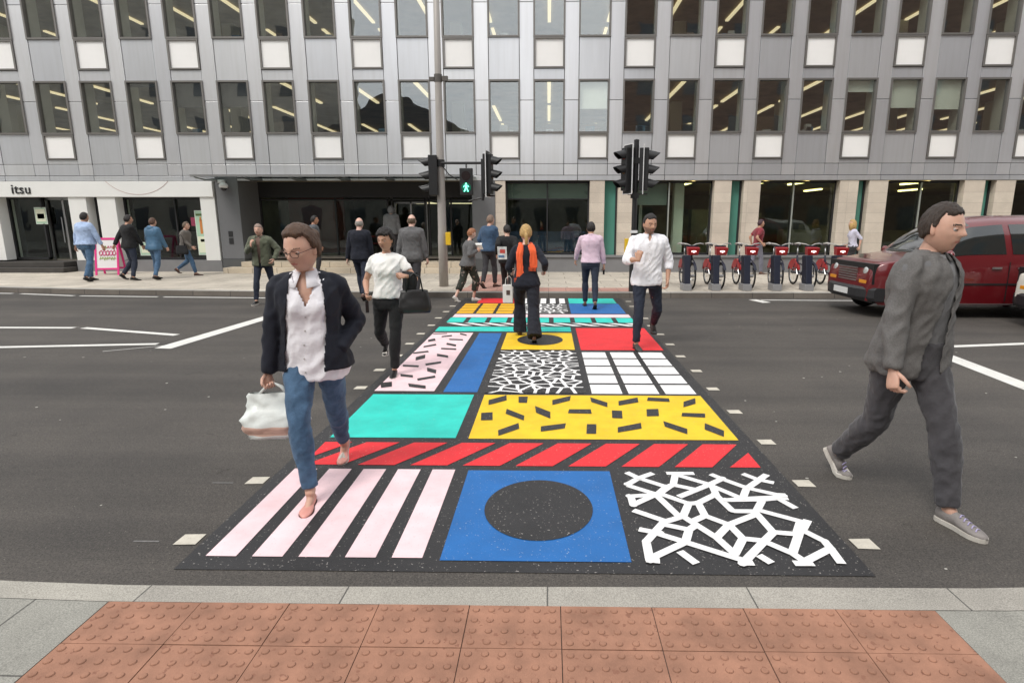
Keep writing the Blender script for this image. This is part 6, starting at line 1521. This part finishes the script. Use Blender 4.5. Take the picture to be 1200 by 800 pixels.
    ws_.tube([(1.10, .75, 1.16), (1.16, .35, 1.24)], .008, 6); ws_.tube([(1.10, 1.35, 1.16), (1.16, .95, 1.24)], .008, 6); ws_.build('windscreen_wipers', M_sig, t)
    for y in (.33, W - .33):
        h = MB(); h.ball((.075, y, .80), (.05, .115, .10), 18, 10); h.build('headlight', mat('headlamp', (.55, .57, .56), .12, .2, coat=1), t, smooth=True)
        h = MB(); h.box(.005, .03, y - .12, y + .12, .60, .66); h.build('indicator', mat('indicator_amber', (.70, .28, .02), .3), t, bevel=.004)
    gr = MB()
    for k in range(6): gr.box(.0, .02, .55, W - .55, .62 + .045 * k, .64 + .045 * k)
    gr.build('grille', M_rim, t)
    bm2 = MB(); n = 9; A = []
    for k in range(17):
        y = .02 + (W - .04) * k / 16; d = .16 * (abs(k - 8) / 8) ** 3
        A.append([(-.06 + d, y, .30), (-.09 + d, y, .36), (-.09 + d, y, .50), (-.05 + d, y, .54), (.10 + d, y, .53), (.10 + d, y, .30)])
    bm2.loft(A); bm2.build('bumper', mat('bumper_black', (.02, .02, .022), .5), t, bevel=.004)
    np_ = MB(); np_.box(-.10, -.092, W / 2 - .26, W / 2 + .26, .375, .485); np_.build('number_plate', plate_c, t)
    for wc in wheels:
        for y in (.04, W - .24):
            wv = MB(); wv.torus((wc, y + .10, .315), .235, .082, 'Y', 36, 12); wv.cyl((wc, y + .02, .315), (wc, y + .18, .315), .24, 24); wo2 = wv.build('wheel', M_tyre, t, smooth=True)
            r_ = MB(); yo = y + .015 if y < .5 else y + .185
            r_.cyl((wc, yo, .315), (wc, yo + .01, .315), .195, 28)
            for k in range(7): a = 2 * math.pi * k / 7; r_.cyl((wc + .12 * math.cos(a), yo - .004, .315 + .12 * math.sin(a)), (wc + .12 * math.cos(a), yo, .315 + .12 * math.sin(a)), .03, 8)
            r_.build('hubcap', M_rim, wo2)
    return t
P_mar = mat('cab_maroon', (.135, .007, .011), .30, .1, coat=1.0, var=.05, vscale=1)
P_cream = mat('car_cream', (.62, .60, .53), .32, coat=1.0)
make_cab('taxi', 'dark red hackney style taxi driving left along the far lane', 'taxi', (5.62, 10.25, .0), P_mar, mat('plate_white', (.7, .7, .68), .5))
make_cab('white_car', 'cream car whose nose just enters the frame beside the red taxi', 'car', (7.72, 8.15, .0), P_cream, MATS['plate_white'])

# ================================================================ pavement sign of the food shop
ab = thing('pavement_sign', 'pink framed A board with red and green scribble by the shop pier', 'A-board sign', (-13.02, 17.25, .122), R(14))
M_pkf = mat('sign_pink', (.72, .03, .22), .4)
for sgn in (1, -1):
    f = MB(); Mx = Matrix.Rotation(R(13) * sgn, 4, 'X')
    def bx_(x0, x1, z0, z1, th=.018, yo=0, mi=0):
        f.mi = mi; f.obox(Matrix.Translation((0, -.265 * (sgn), 0)) @ Mx.inverted() @ Matrix.Translation(((x0 + x1) / 2, yo, (z0 + z1) / 2)), x1 - x0, th, z1 - z0)
    bx_(-.31, -.26, 0, 1.10, .03); bx_(.26, .31, 0, 1.10, .03); bx_(-.26, .26, 1.04, 1.10, .03); bx_(-.26, .26, .16, .21, .03); bx_(-.259, .259, .211, 1.039, .010, 0, 1)
    f.build('sign_panel', [M_pkf, mat('sign_white', (.74, .72, .72), .5)], ab)
    if sgn == 1:
        g_ = MB(); rr = random.Random(5)
        base = Matrix.Translation((0, -.265, 0)) @ Mx.inverted()
        def stroke(pts, r, mi): g_.mi = mi; g_.tube([base @ Vector((x, -.012, z)) for x, z in pts], r, 6)
        for k in range(5):
            stroke([(-.17 + .085 * k, .58), (-.19 + .085 * k, .68), (-.13 + .085 * k, .73), (-.10 + .085 * k, .64), (-.15 + .085 * k, .57)], .012, k % 2)
        for k in range(7): stroke([(-.18 + .06 * k, .46 + .03 * math.sin(k * 2)), (-.16 + .06 * k, .53), (-.13 + .06 * k, .48)], .011, 2)
        for k in range(5): stroke([(-.12 + .07 * k, .80 + .02 * math.sin(k * 3)), (-.09 + .07 * k, .86), (-.07 + .07 * k, .79)], .010, (k + 1) % 3)
        g_.build('scribble', [mat('scr_red', (.55, .03, .10), .5), mat('scr_pink', (.70, .10, .30), .5), mat('scr_green', (.30, .42, .05), .5)], ab)
